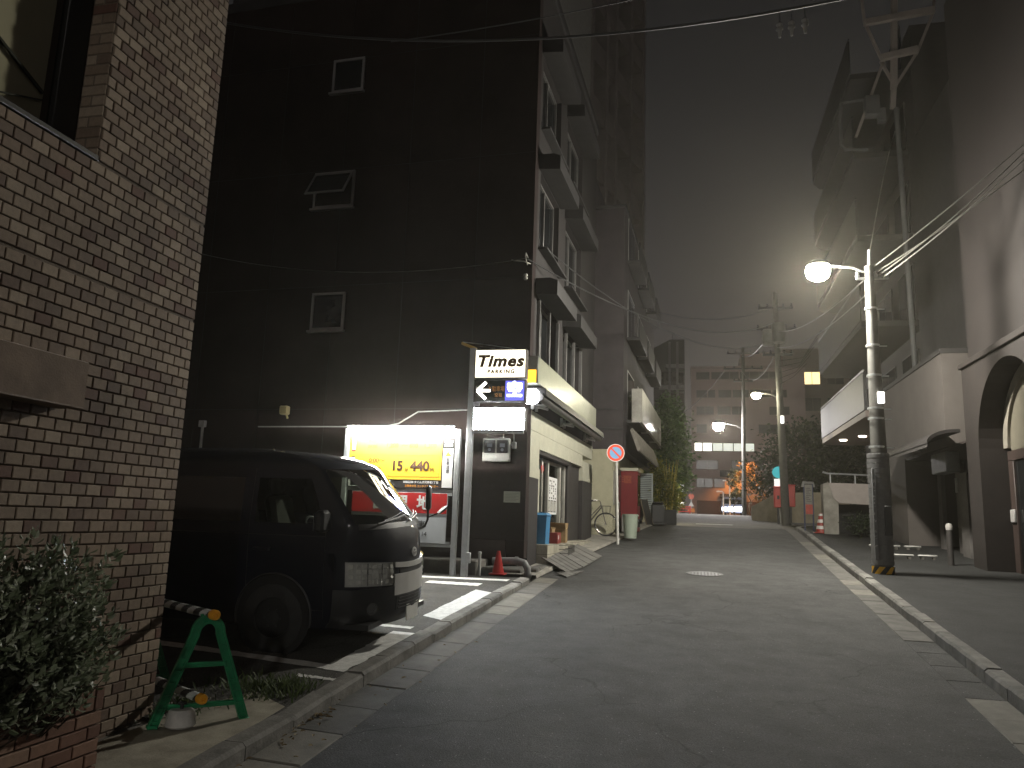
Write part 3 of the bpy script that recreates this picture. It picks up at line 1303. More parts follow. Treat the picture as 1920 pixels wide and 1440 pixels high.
def patch(t0, t1, z0, z1, off, name, m, nt_=14, nz=6, zf=None, depth=.02, parent=None):
    """panel that follows the nose, with its rim folded back to the body"""
    mb = MB()
    T, Z = frange(t0, t1, nt_), frange(0, 1, nz)

    def zz(t, v):
        a, b = (z0, z1) if zf is None else zf((t - t0) / (t1 - t0))
        return lerp(a, b, v)
    P = [[surf(t, zz(t, v), off) for v in Z] for t in T]
    B = [[surf(t, zz(t, v), off - depth) for v in Z] for t in T]
    V = [p for r_ in P for p in r_] + [p for r_ in B for p in r_]
    F = [(i * nz + j, (i + 1) * nz + j, (i + 1) * nz + j + 1, i * nz + j + 1) for i in range(nt_ - 1) for j in range(nz - 1)]
    k = nt_ * nz
    ring = [i * nz for i in range(nt_)] + [(nt_ - 1) * nz + j for j in range(1, nz)] + [i * nz + nz - 1 for i in range(nt_ - 2, -1, -1)] + [j for j in range(nz - 2, 0, -1)]
    F += [(a, b, b + k, a + k) for a, b in zip(ring, ring[1:] + ring[:1])]
    mb.add(V, F)
    return mb.obj(name, m, parent or van, angle=50)


# bumper, grille, lower intake
patch(-1, 1, .26, .62, .014, 'bumper', mat('bumper_paint', (.010, .010, .012), .42, var=.1, coat=.3), 40, 8)
patch(-.46, .46, .53, .735, .018, 'lower_grille_panel', grey_pl, 26, 5)
patch(-.46, .46, .845, .925, .02, 'grille_bar', grey_pl, 26, 5, zf=lambda s: (.785 + .02 * (abs(2 * s - 1)) ** 2, .835 + .02 * abs(2 * s - 1) ** 2))
patch(-.36, .36, .735, .785, .008, 'grille_opening', black_pl, 20, 3)
patch(-.42, .42, .38, .52, .018, 'intake', black_pl, 26, 4)
for i in range(4):
    z = .395 + i * .033
    patch(-.385, .385, z, z + .010, .026, 'intake_slat', dark_plastic, 22, 2, depth=.015)
refl = mat('lamp_reflector', (.80, .80, .77), .25, .15, var=.12, vs=26)
lens = glass('lamp_lens', (.92, .92, .90), .02, .22)
for s in (-1, 1):
    a, b = (-.97, -.49) if s < 0 else (.49, .97)
    hz = lambda q, s=s: (lerp(.655, .635, q if s < 0 else 1 - q), lerp(.885, .855, q if s < 0 else 1 - q))
    h = patch(a, b, .68, .9, .012, 'headlight', mat('lamp_back', (.55, .55, .54), .3, .1), 18, 6, zf=hz)
    h['label'] = 'clear headlight on the camera side' if s < 0 else 'headlight on the far side'
    rgh = random.Random(17)
    cells = [MB(), MB(), MB()]
    NU = 9
    for iu in range(NU):
        for iv in range(4):
            u = (iu + .5) / NU
            if s > 0:
                u = 1 - u
            v = (iv + .5) / 4
            z_ = lerp(hz(u)[0] + .015, hz(u)[1] - .015, v)
            t_ = lerp(a, b, u)
            c = surf(t_, z_, .014)
            nrm = (surf(t_, z_, .05) - c).normalized()
            x = Vector((0, 0, 1)).cross(nrm).normalized()
            M = Matrix((x, nrm.cross(x), nrm)).transposed().to_4x4()
            M.translation = c
            M = M @ Matrix.Rotation(rgh.uniform(-.45, .45), 4, 'X') @ Matrix.Rotation(rgh.uniform(-.5, .5), 4, 'Y')
            k = 0 if iu < 3 else (1 if iu < 6 else 2)
            cells[k].box(-.024, -.020, -.010, .024, .020, .004, .002, M=M)
    for k in range(3):
        cells[k].obj('reflector', refl, h)
    for u in (.335, .665):
        mb = MB()
        q = u if s < 0 else 1 - u
        pts = [surf(lerp(a, b, q), lerp(hz(q)[0] + .01, hz(q)[1] - .01, v), .024) for v in frange(0, 1, 5)]
        mb.tube(pts, .006, 6)
        mb.obj('divider', chrome, h)
    for u in (.5, .84):
        mb = MB()
        q = u if s < 0 else 1 - u
        c = surf(lerp(a, b, q), lerp(hz(q)[0], hz(q)[1], .5), .016)
        mb.lathe([(.0, .0), (.036, .004), (.040, .010), (.030, .012), (.014, .008), (.0, .014)], 16)
        nrm = (surf(lerp(a, b, q), .76, .05) - surf(lerp(a, b, q), .76, 0)).normalized()
        x = Vector((0, 0, 1)).cross(nrm).normalized()
        M = Matrix((x, nrm.cross(x), nrm)).transposed().to_4x4()
        M.translation = c
        mb.v = [tuple(M @ Vector(v)) for v in mb.v]
        mb.obj('bulb_cup', refl, h)
    hl = patch(a, b, .68, .9, .034, 'lens', lens, 18, 6, zf=hz, depth=.021, parent=h)
    # fog lamp
    f = MB()
    c = surf(s * .74, .43, .018)
    nrm = (surf(s * .74, .43, .06) - c).normalized()
    x = Vector((0, 0, 1)).cross(nrm).normalized()
    M = Matrix((x, nrm.cross(x), nrm)).transposed().to_4x4()
    M.translation = c
    f.lathe([(.062, -.02), (.062, .006), (.05, .008), (.045, .0), (.0, .004)], 18)
    f.v = [tuple(M @ Vector(v)) for v in f.v]
    f.obj('fog_lamp', mat('fog_glass', (.10, .10, .10), .2, .2), van)
# emblem: three interlocked chrome ovals
em = MB()
cz = .925
for (ry_, rz_, dz) in ((.062, .043, 0), (.022, .039, 0), (.047, .016, .017)):
    pts = []
    for a in frange(0, 2 * PI, 25):
        p = surf(0, cz + dz + rz_ * math.sin(a), .012)
        pts.append((p.x, ry_ * math.cos(a), p.z))
    em.tube(pts, .006, 6, cap=False)
em.obj('emblem', mat('emblem_silver', (.55, .55, .54), .25, .2), van)
mb = MB()
M = Matrix.Translation((-.006, 0, .33))
mb.box(-.006, -.165, -.0825, .006, .165, .0825, .004, M=M)
mb.obj('number_plate', mat('plate_white', (.55, .55, .52), .5, var=.04), van)
# wipers, cowl
cw = patch(-.92, .92, 1.185, 1.238, .006, 'cowl', black_pl, 26, 3)
for (t0, t1, zt) in ((-.70, .02, 1.31), (-.02, .70, 1.31)):
    mb = MB()
    pts = [surf(lerp(t0, t1, q), lerp(1.23, zt - .02, q), .03) for q in frange(0, 1, 8)]
    mb.tube(pts, .009, 6)
    mb.tube([surf(lerp(t0, t1, q), lerp(1.24, zt + .01, q), .018) for q in frange(.2, 1, 8)], .007, 5)
    mb.obj('wiper', black_pl, van)
# door seams and handles, mirrors
for s in (-1, 1):
    mb = MB()
    for xx in (-.60, -1.43, -2.8):
        mb.tube([(xx, s * (vw(z) + .0015), z) for z in frange(.34, 1.20 if xx > -1 else 1.76, 12)], .004, 4)
    mb.tube([(x_, s * (vw(.42) + .001), .42) for x_ in (-.60, -1.43)], .004, 4)
    mb.tube([(x_, s * (vw(1.12) + .001), 1.12) for x_ in frange(-.6, -4.6, 10)], .004, 4)
    mb.obj('door_seam', black_pl, van)
    mb = MB()
    mb.box(-1.36, s * .845, .965, -1.17, s * .885, 1.0, .01)
    mb.obj('door_handle', paint_v, van)
    # side mirror
    mb = MB()
    mb.tube([(-.60, s * .82, 1.24), (-.56, s * .93, 1.27)], .018, 8)
    mb.box(-.62, s * .90, 1.17, -.52, s * 1.08, 1.38, .03)
    mr = mb.obj('door_mirror', black_pl, van)
    mb = MB()
    mb.box(-.626, s * .915, 1.19, -.621, s * 1.065, 1.36, .004)
    mb.obj('mirror_glass', chrome, mr)
# tall stalk mirror and round mirror on the far front corner
mb = MB()
mb.tube([(-.22, .66, 1.10), (-.17, .78, 1.13), (-.15, .82, 1.21), (-.15, .82, 1.34)], .013, 8)
mb.tube([(-.15, .82, 1.23), (-.03, .91, 1.29)], .009, 6)
ms = mb.obj('fender_mirror', black_pl, van)
mb = MB()
M = Matrix.Translation((-.15, .82, 1.45)) @ Matrix.Rotation(rad(12), 4, 'Z')
mb.box(-.025, -.07, -.14, .035, .07, .15, .03, M=M)
mb.obj('mirror_head', black_pl, ms)
mb = MB()
M = Matrix.Translation((-.01, .925, 1.32)) @ Matrix.Rotation(rad(-35), 4, 'Y') @ Matrix.Rotation(rad(20), 4, 'X')
mb.lathe([(.055, -.02), (.075, .0), (.07, .006), (.06, .006), (0, .01)], 18)
mb.v = [tuple(M @ Vector(v)) for v in mb.v]
mb.obj('round_mirror_head', black_pl, ms)
# wheels
tyre_prof = [(.20, -.09), (.29, -.095), (.318, -.08), (.325, -.05), (.325, .05), (.318, .08), (.29, .095), (.20, .09)]
for (xx, yy) in ((-1.12, -1), (-1.12, 1), (-3.69, -1), (-3.69, 1)):
    cy = yy * .775
    w_ = root('wheel', None, None, (xx, cy, .325))
    w_.parent = van
    mb = MB()
    mb.lathe(tyre_prof, 36, ax='y')
    mb.obj('tyre', rubber, w_)
    mb = MB()
    s = yy
    prof = [(.205, s * .02), (.205, s * .085), (.19, s * .082), (.175, s * .04), (.12, s * .05), (.10, s * .07), (.06, s * .075), (.0, s * .078)]
    mb.lathe(prof, 28, ax='y')
    for k in range(6):
        a = k * PI / 3
        mb.lathe([(.012, s * .05), (.012, s * .085), (0, s * .088)], 8, (.085 * math.cos(a), 0, .085 * math.sin(a)), 'y')
    for k in range(10):
        a = k * PI / 5
        mb.lathe([(.018, s * .046), (.016, s * .0505), (0, s * .051)], 8, (.148 * math.cos(a), 0, .148 * math.sin(a)), 'y')
    mb.obj('rim', mat('steel_rim', (.035, .035, .037), .45, .4), w_)
    # arch lip, and a black disc in place of the shaded hollow
    ar = MB()
    pts = [(xx + .40 * math.cos(a), yy * .848, .345 + .40 * math.sin(a)) for a in frange(-.22, PI + .22, 25)]
    ar.tube(pts, .014, 6)
    ar.lathe([(.395, 0), (.395, yy * .006), (0, yy * .006)], 30, (xx, yy * .843, .345), 'y')
    ar.obj('wheel_arch', black_pl, van)

# ================================================================== RATE BOARD
sgn_y = emis('rate_board_yellow', (.9, .62, .0), 0.0)
yel = mat('board_yellow', (.80, .53, .035), .55, var=.02)
brown_ink = mat('brown_ink', (.055, .018, .006), .6, var=.05)
black_ink = mat('black_ink', (.012, .011, .012), .6, var=.05)
white_ink = mat('white_ink', (.75, .75, .74), .6, var=.02)
red_ink = mat('sign_red', (.52, .012, .014), .5, var=.06)
pale_grey = mat('pale_grey_sheet', (.52, .55, .58), .5, var=.04)
orange_ink = mat('orange_ink', (.7, .28, .02), .6, var=.03)
BYY = 13.05
gz = lotz(-4, BYY)
rb = root('parking_rate_board', 'yellow parking rate board on two steel posts behind the van', 'parking sign', (-5.08, BYY, gz))
DZ = -gz


def L(x, y, z):      # world -> board local
    return (x + 5.08, y - BYY, z + DZ)


mb = MB()
for x in (-6.17, -4.05):
    mb.box(x - .045 + 5.08, -.045, -.05, x + .045 + 5.08, .045, 3.43 + DZ, .008)
mb.obj('post', steel, rb)
mb = MB()
for z in (3.41, 2.34, 1.39):
    mb.box(-6.12 + 5.08, -.02, z - .025 + DZ, -4.10 + 5.08, .02, z + .025 + DZ, .006)
mb.obj('rail', steel, rb)
mb = MB()
mb.box(*L(-6.11, 13.02, 2.37), *L(-4.11, 13.045, 3.37), .004)
pn = mb.obj('board_panel', black_ink, rb)
mb = MB()
mb.box(*L(-6.10, 13.014, 2.52), *L(-4.335, 13.0195, 3.365))
mb.obj('yellow_face', yel, pn)
mb = MB()
for (x0, z0, x1, z1) in ((-5.98, 2.945, -4.37, 2.952), (-5.98, 2.57, -4.37, 2.577), (-4.377, 2.57, -4.37, 2.952)):
    mb.box(*L(x0, 13.0125, z0), *L(x1, 13.0138, z1))
mb.obj('rule_line', orange_ink, pn)
mb = MB()
mb.box(*L(-6.06, 13.0122, 3.0), *L(-5.98, 13.0136, 3.25))
mb.obj('time_tab', red_ink, pn)
mb = MB()
mb.box(*L(-6.06, 13.0122, 2.62), *L(-5.98, 13.0136, 2.92))
mb.obj('time_tab', black_ink, pn)
mb = MB()
for z0, z1 in ((3.04, 3.235), (2.70, 2.90)):
    mb.box(*L(-6.05, 13.0105, z0), *L(-5.99, 13.012, z1))
mb.obj('tab_window', white_ink, pn)
mb = MB()     # white lower-left note and side strip
mb.box(*L(-6.09, 13.012, 2.385), *L(-5.28, 13.0195, 2.505))
mb.box(*L(-4.31, 13.012, 2.39), *L(-4.125, 13.0195, 3.08))
mb.box(*L(-4.29, 13.012, 3.12), *L(-4.14, 13.0195, 3.15))
mb.box(*L(-4.29, 13.012, 3.18), *L(-4.14, 13.0195, 3.22))
mb.box(*L(-4.30, 13.012, 3.26), *L(-4.13, 13.0195, 3.355))
mb.obj('white_notice', white_ink, pn)
ty = 13.0105
text('0:00〜', .115, L(-5.56, ty, 2.845), brown_ink, pn, bold=.003)
text('24:00', .115, L(-5.60, ty, 2.69), brown_ink, pn, bold=.003)
text('15', .235, L(-5.165, ty, 2.755), brown_ink, pn, bold=.010)
text('分', .08, L(-4.985, ty, 2.69), brown_ink, pn)
text('440', .24, L(-4.735, ty, 2.755), brown_ink, pn, bold=.010)
text('円', .09, L(-4.50, ty, 2.69), brown_ink, pn)
text('8:00〜', .085, L(-5.62, ty, 3.22), brown_ink, pn)
text('24:00', .085, L(-5.66, ty, 3.10), brown_ink, pn)
text('1,200', .11, L(-5.28, ty, 3.12), brown_ink, pn)
text('〜 600', .11, L(-4.94, ty, 3.12), brown_ink, pn)
text('1,300', .11, L(-4.56, ty, 3.12), brown_ink, pn)
text('00062250 タイムズ元赤坂1丁目', .048, L(-4.37, ty, 2.475), white_ink, pn, ax='RIGHT', bold=.0012)
text('お問合せ先 コンタクトセンター', .044, L(-4.37, ty, 2.405), orange_ink, pn, ax='RIGHT', bold=.001)
text('Times', .05, L(-5.72, ty, 2.45), black_ink, pn, bold=.001, shear=.2)
text('駐\n車\n注\n意', .072, L(-4.215, ty, 2.78), black_ink, pn, bold=.001)
mb = MB()
mb.prism([(-4.28 + 5.08, 2.945 + DZ), (-4.15 + 5.08, 2.945 + DZ), (-4.215 + 5.08, 3.03 + DZ)], ty - .001 - BYY, 13.0118 - BYY, 'y')
mb.obj('warning_mark', orange_ink, pn)
# tube lamp that hangs in front of the top edge
lampb = MB()
lampb.box(*L(-6.12, 12.845, 3.452), *L(-4.08, 12.95, 3.475), .006)
for x in (-6.0, -4.2):
    lampb.beam(L(x, 12.9, 3.45), L(x, 13.05, 3.42), .025)
lp = lampb.obj('lamp_housing', steel, rb)
mb = MB()
mb.tube([L(-6.08, 12.875, 3.43), L(-4.12, 12.875, 3.43)], .017, 10)
TUBE = emis('tube_lamp', (1.0, .98, .90), 420.0)
mb.obj('tube_lamp', TUBE, lp)
# management sign
ms_ = root('management_sign', 'red and pale grey management sign below the yellow rate board', 'sign', (-5.08, BYY, gz))
mb = MB()
mb.box(*L(-5.98, 13.0, 1.43), *L(-4.19, 13.018, 2.29), .003)
sp_ = mb.obj('sheet', pale_grey, ms_)
mb = MB()
mb.box(*L(-5.978, 12.995, 1.935), *L(-4.192, 12.9995, 2.288))
mb.obj('red_band', red_ink, ms_)
text('管 理 地', .265, L(-5.05, 12.993, 2.10), white_ink, ms_, bold=.009, sp=1.35)
text('商事', .15, L(-4.72, 12.998, 1.73), black_ink, ms_, bold=.001)
text('14', .11, L(-4.59, 12.998, 1.575), black_ink, ms_)
mb = MB()
mb.box(*L(-6.0, 13.02, 2.25), *L(-4.12, 13.04, 2.30))
mb.box(*L(-6.0, 13.02, 1.42), *L(-4.12, 13.04, 1.46))
mb.obj('bracket', steel, ms_)

# ================================================================== SIGN TOWER
st = root('parking_sign_tower', 'tall steel post carrying lit parking, arrow and blank white sign boxes', 'parking sign', (-3.84, BYY, gz))


def K(x, y, z):
    return (x + 3.84, y - BYY, z - gz)


mb = MB()
mb.box(*K(-3.895, 12.995, gz - .05), *K(-3.785, 13.105, 4.90), .01)
mb.obj('post', steel, st)
mb = MB()
mb.box(*K(-3.79, 13.03, 3.36), *K(-2.87, 13.09, 3.40), .004)
mb.box(*K(-3.79, 13.06, 3.85), *K(-3.70, 13.10, 4.85), .004)
mb.obj('bracket', steel, st)
frame_m = mat('sign_frame', (.10, .085, .08), .5, .3)


def box_sign(x0, x1, z0, z1, y0, y1, face, name, fr_=.018):
    mb = MB()
    mb.box(*K(x0, y0 + .01, z0), *K(x1, y1, z1), .006)
    b = mb.obj(name, frame_m, st)
    mb = MB()
    mb.box(*K(x0 + fr_, y0, z0 + fr_), *K(x1 - fr_, y0 + .0095, z1 - fr_), .002)
    mb.obj('lit_face', face, b)
    return b


F_TIMES = emis('times_face', (1.0, .92, .70), 1.25)
F_WHITE = emis('blank_white_face', (.80, .90, 1.0), 68.0)
ink = mat('dark_brown_film', (.11, .04, .005), .6)
b1 = box_sign(-3.775, -2.835, 4.325, 4.85, 12.92, 13.10, F_TIMES, 'times_box')
text('Times', .285, K(-3.315, 12.916, 4.625), ink, b1, bold=.0145, shear=.22, sp=1.1, sx_=1.12)
text('PARKING', .098, K(-3.285, 12.916, 4.44), ink, b1, sp=1.28, bold=.006)
b2 = box_sign(-3.78, -2.835, 3.905, 4.305, 12.94, 13.10, mat('black_acrylic', (.014, .011, .012), .25), 'arrow_box')
mb = MB()
ax_, az = -3.71, 4.105
for sgn in (1, -1):
    mb.beam(K(ax_, 12.934, az), K(ax_ + .16, 12.934, az + sgn * .15), .006, .055)
mb.beam(K(ax_, 12.9335, az), K(ax_ + .24, 12.9335, az), .006, .05)
mb.obj('arrow', emis('arrow_white', (1, .93, .82), 2.2), b2)
mb = MB()
mb.box(*K(-3.20, 12.935, 3.93), *K(-2.86, 12.9395, 4.28))
mb.obj('led_panel', emis('led_blue', (.16, .16, .75), .55), b2)
text('空', .285, K(-3.03, 12.930, 4.105), emis('led_white', (.75, .82, 1.0), 9.0), b2, bold=.010)
dim = emis('dim_orange', (.6, .22, .05), .10)
text('P 駐車場', .10, K(-3.355, 12.930, 4.13), dim, b2, sx_=.75)
text('空有', .07, K(-3.32, 12.930, 4.02), dim, b2)
b3 = box_sign(-3.775, -2.83, 3.40, 3.81, 12.94, 13.12, F_WHITE, 'blank_box')
mb = MB()
mb.beam(K(-4.07, 13.05, 5.00), K(-3.79, 13.05, 4.885), .07, .05, .008)
mb.obj('lamp_arm', mat('arm_yellow', (.65, .42, .10), .5), st)
mb = MB()
mb.tube([K(-4.05, 13.05, 5.02), K(-3.5, 13.06, 4.95), K(-3.05, 13.07, 4.875)], .008, 5)
mb.obj('stay_wire', steel, st)
mb = MB()
mb.box(*K(-3.80, 12.96, 1.12), *K(-3.72, 13.02, 1.30), .008)
mb.obj('junction_box', steel, st)

# ================================================================== SHOP BUILDING
BZ = 1.15
A_F = -math.atan(.036)
sb = root('corner_shop_building', 'dark brown five-storey corner building with a cream shop sign beside the parking lot', 'building', (-3.08, 14.35, 0), A_F)
brown = mat('dark_brown_wall', (.025, .0165, .0155), .85, var=.35, vs=.8, bump=.12, bs=120, spec=.2)
brown2 = mat('brown_front_wall', (.024, .0205, .0205), .8, var=.16, vs=1.5, bump=.15, bs=90)
cream = mat('cream_wall', (.42, .41, .325), .75, var=.08, vs=3)
hoodm = mat('hood_metal', (.030, .028, .028), .6, var=.2)
alu = mat('aluminium', (.42, .41, .40), .4, .6, var=.08)
HB = 13.6
LEN = 7.62
mb = MB()
mb.box(-17, -.0, BZ + .35, -.002, .25, HB)           # side wall to the lot
mb.box(-.35, -.003, BZ + .02, -.0025, .22, BZ + .349)
mb.obj('side_wall', brown, sb)
mb = MB()
mb.box(-17, -.02, BZ - .02, -.36, .2, BZ + .35, .01)
mb.obj('side_base', mat('base_wall', (.045, .032, .030), .8, var=.25, vs=3), sb)
mb = MB()
mb.box(-17, .25, BZ - .6, -1.2, LEN, HB)
mb.obj('core', brown, sb)
mb = MB()
mb.box(-17, -.02, HB, .06, LEN, HB + .25, .01)
mb.obj('roof', hoodm, sb)
mb = MB()
for x in frange(-7.5, -1.2, 5):
    mb.box(x - .006, -.004, BZ + .4, x + .006, 0, HB - .1)
for z in (4.0, 6.65, 9.3, 11.95):
    mb.box(-17, -.004, z - .006, -.004, 0, z + .006)
mb.obj('wall_joint', black_ink, sb)
# street front: storeys with window bays
bays = [(.45, 2.35), (3.15, 5.25)]
sills = [4.72, 7.40, 10.05]
mb = MB()
edges = [0.0, bays[0][0], bays[0][1], bays[1][0], bays[1][1], LEN]
mb.box(-.3, .251, 4.0, 0, bays[0][0], HB)
mb.box(-.3, bays[0][1], 4.0, 0, bays[1][0], HB)
mb.box(-.3, bays[1][1], 4.0, 0, LEN, HB)
for (a, b) in bays:
    z = 4.0
    for s in sills:
        mb.box(-.3, a, z, -.001, b, s)
        z = s + 1.65
    mb.box(-.3, a, z, -.001, b, HB)
fw_ = mb.obj('front_wall', brown2, sb)
for (a, b) in bays:
    for s in sills:
        mb = MB()
        mid = (a + b) / 2
        for y0, y1 in ((a, a + .05), (b - .05, b), (mid - .03, mid + .03)):
            mb.box(-.20, y0, s, -.12, y1, s + 1.65, .004)
        for z in (s, s + 1.6):
            mb.box(-.20, a + .05, z, -.12, mid - .03, z + .05, .004)
            mb.box(-.20, mid + .03, z, -.12, b - .05, z + .05, .004)
        w_ = mb.obj('window', mat('front_frame', (.16, .155, .15), .45, .4), sb)
        mb = MB()
        for y0, y1 in ((a + .05, mid - .03), (mid + .03, b - .05)):
            mb.box(-.175, y0, s + .05, -.165, y1, s + 1.6)
        mb.obj('pane', dark_glass, w_)
        mb = MB()
        mb.prism([(0.002, s + 1.66), (.45, s + 1.62), (.45, s + 1.92), (.30, s + 1.98), (.002, s + 1.98)], a - .15, b + .1, 'y')
        hd = mb.obj('window_hood', hoodm, sb, smooth=False)
        mb = MB()
        mb.box(.0, a - .05, s - .05, .20, b + .05, s, .006)
        mb.obj('window_sill', hoodm, sb)
# narrow slot windows low on the upper front, lines of vertical fins
for y in (.5, 1.45, 2.35, 3.3, 4.3, 5.3):
    mb = MB()
    mb.box(.001, y - .03, 4.5, .07, y + .03, 6.28, .005)
    mb.obj('fin', mat('front_frame', (.16, .155, .15), .45, .4), sb)
# three small windows in the side wall; the middle one is tilted open
for k, (x0, x1, z0, z1) in enumerate(((-4.76, -3.99, 11.15, 11.95), (-5.0, -4.03, 8.42, 9.25), (-4.83, -4.05, 5.68, 6.5))):
    mb = MB()
    t_ = .055
    mb.box(x0, -.05, z0, x0 + t_, -.001, z1, .004)
    mb.box(x1 - t_, -.05, z0, x1, -.001, z1, .004)
    mb.box(x0 + t_, -.05, z0, x1 - t_, -.001, z0 + t_, .004)
    mb.box(x0 + t_, -.05, z1 - t_, x1 - t_, -.001, z1, .004)
    mb.box(x0 - .05, -.09, z0 - .05, x1 + .03, -.001, z0 - .002, .004)
    w_ = mb.obj('window', alu, sb)
    if k == 1:
        w_['label'] = 'small side window tilted open'
        mb = MB()
        M = Matrix.Translation(((x0 + x1) / 2, -.055, z1 - .06)) @ Matrix.Rotation(rad(-32), 4, 'X')
        W = (x1 - x0) / 2 - .02
        H = .72
        for a in ((-W, -.03, -H, -W + .05, 0, 0), (W - .05, -.03, -H, W, 0, 0), (-W + .05, -.03, -H, W - .05, 0, -H + .05), (-W + .05, -.03, -.05, W - .05, 0, 0)):
            mb.box(*a, .004, M=M)
        sa = mb.obj('sash', alu, w_)
        mb = MB()
        mb.box(-W + .05, -.018, -H + .05, W - .05, -.012, -.05, M=M)
        mb.obj('pane', dark_glass, w_)
    else:
        mb = MB()
        mb.box(x0 + t_, -.02, z0 + t_, x1 - t_, -.012, z1 - t_)
        mb.obj('pane', dark_glass, w_)
# ground floor: pilasters in two colours, lintel band, recessed entrance
mb = MB()
mb.box(-.34, .2501, BZ - .6, .0, 1.02, 2.70, .008)
mb.box(-.34, 6.05, BZ - .2, .012, 7.6, 2.95, .008)
mb.obj('pilaster_foot', brown2, sb)
mb = MB()
mb.box(-.34, .2502, 2.70, .004, 1.02, 3.62, .006)
mb.box(-.34, 6.05, 2.95, .016, 7.6, 3.47, .006)
mb.box(-.34, 1.02, 3.30, .004, 6.05, 3.62, .006)
mb.box(-.34, .2503, 3.621, .0035, LEN, 3.999, .004)
mb.obj('cream_band', cream, sb)
mb = MB()       # shallow entrance recess: back, far cheek and soffit
mb.box(-.40, 1.02, BZ - .1, -.34, 6.05, 3.3)
mb.box(-.339, 4.55, BZ - .1, -.09, 6.05, 3.3, .01)
mb.box(-.339, 1.02, 3.22, -.02, 4.549, 3.299)
mb.obj('entrance_recess', mat('entrance_wall', (.030, .026, .025), .7), sb)
mb = MB()
mb.box(-.33, 1.03, 1.95, -.17, 1.86, 2.95, .006)
mb.obj('white_panel', cream, sb)
mb = MB()
mb.box(-.33, 1.03, 2.952, -.19, 1.86, 3.215, .006)
mb.box(-.33, 1.03, 1.40, -.19, 1.86, 1.948, .006)
mb.obj('panel_backing', mat('entrance_dark_grey', (.05, .048, .046), .6), sb)
mb = MB()       # black tile field under the white panel
for i in range(9):
    for j in range(5):
        mb.box(-.189, 1.05 + j * .16, 1.44 + i * .056, -.172, 1.195 + j * .16, 1.485 + i * .056, .003)
tag(mb.obj('mosaic', mat('black_tile', (.02, .02, .022), .2), sb), kind='stuff')
mb = MB()       # dark leaf-shaped emblem on the panel
for a in range(5):
    t = a * 1.25 + .3
    mb.prism([(.20 * math.cos(t + d) * q + 1.45, 2.52 + .13 * math.sin(t + d) * q) for d, q in ((-.4, .35), (-.15, 1.0), (.0, .7), (.2, 1.05), (.4, .35), (PI, .1))], -.1695, -.160, 'x')
emb = mb.obj('leaf_emblem', black_ink, sb, smooth=False)
# glazed door with a poster
mb = MB()
dy0, dy1, dz0, dz1 = 1.95, 4.5, 1.41, 3.2
mids = (2.55, 3.85)
for y0, y1 in ((dy0, dy0 + .09), (mids[0], mids[0] + .09), (mids[1], mids[1] + .12), (dy1 - .09, dy1)):
    mb.box(-.25, y0, dz0, -.14, y1, dz1, .006)
gaps = ((dy0 + .09, mids[0]), (mids[0] + .09, mids[1]), (mids[1] + .12, dy1 - .09))
for z in (dz0, dz1 - .07):
    for y0, y1 in gaps:
        mb.box(-.24, y0, z, -.16, y1, z + .07, .006)
dr = mb.obj('door', mat('door_frame_pale', (.36, .35, .31), .5, .3), sb)
for y0, y1 in gaps:
    mb = MB()
    mb.box(-.212, y0, dz0 + .07, -.205, y1, dz1 - .07)
    mb.obj('pane', glass('door_pane', (.35, .4, .38), .05, .15), dr)
mb = MB()
mb.box(-.2045, 2.72, 2.02, -.198, 3.80, 2.86)
ps = mb.obj('menu_poster', white_ink, dr)
mb = MB()
rg = random.Random(2)
for j in range(5):
    y = 2.82 + j * .20
    z = 2.80
    while z > 2.40:
        if rg.random() < .85:
            mb.box(-.1975, y - .05, z - .045, -.1965, y + rg.uniform(0, .06), z - .006)
        z -= .055
for j in range(3):
    mb.box(-.1975, 2.78 + j * .33, 2.07, -.1965, 3.05 + j * .33, 2.34)
tag(mb.obj('poster_print', black_ink, ps), kind='stuff')
for j in range(3):
    mb = MB()
    mb.box(-.1963, 2.80 + j * .33, 2.09, -.1955, 3.03 + j * .33, 2.32)
    mb.obj('poster_picture', mat('poster_pic', (.38, .37, .33), .7, var=.5, vs=20), ps)
mb = MB()
M = Matrix.Translation((-.15, 2.0, 2.98)) @ Matrix.Rotation(rad(35), 4, 'X')
mb.box(-.004, -.10, -.09, .006, .10, .09, M=M)
mb.obj('red_sticker', red_ink, dr)
mb = MB()
mb.tube([(-.11, 3.91, 1.95), (-.11, 3.91, 2.35)], .016, 8)
mb.obj('handle', chrome, dr)
# tiled step
ts = MB()
ts.box(-.335, 1.021, .9, .22, 6.04, 1.40)
ts.box(.013, 6.04, .9, .22, 6.4, 1.40)
step = ts.obj('tiled_step', mat('grout', (.13, .12, .10), .9), sb)
tile_m = brick_mat('step_tile', True, [(0, (.30, .28, .22)), (1, (.40, .37, .30))], .5)
tm = MB()
tm.box(-.145, -.145, -.004, .145, .145, .006, .003)
tme = tm.mesh('tile', tile_m, smooth=False)
for i in range(2):
    for j in range(16 + i):
        put('tile', tme, step, (-.225 + i * .30, 1.175 + j * .30, 1.401))
tm = MB()
tm.box(-.006, -.145, -.085, .004, .145, .085, .003)
tme2 = tm.mesh('tile', tile_m, smooth=False)
for k in range(3):
    for j in range(18):
        if 1.40 - .09 - k * .18 > zr(14.35 + 1.2 + j * .3) - .05:
            put('tile', tme2, step, (.222, 1.175 + j * .30, 1.305 - k * .18))
tm = MB()
tm.box(-.145, -.004, -.085, .145, .006, .085, .003)
tme3 = tm.mesh('tile', tile_m, smooth=False)
for k in range(3):
    put('tile', tme3, step, (.08, 1.019, 1.305 - k * .18))
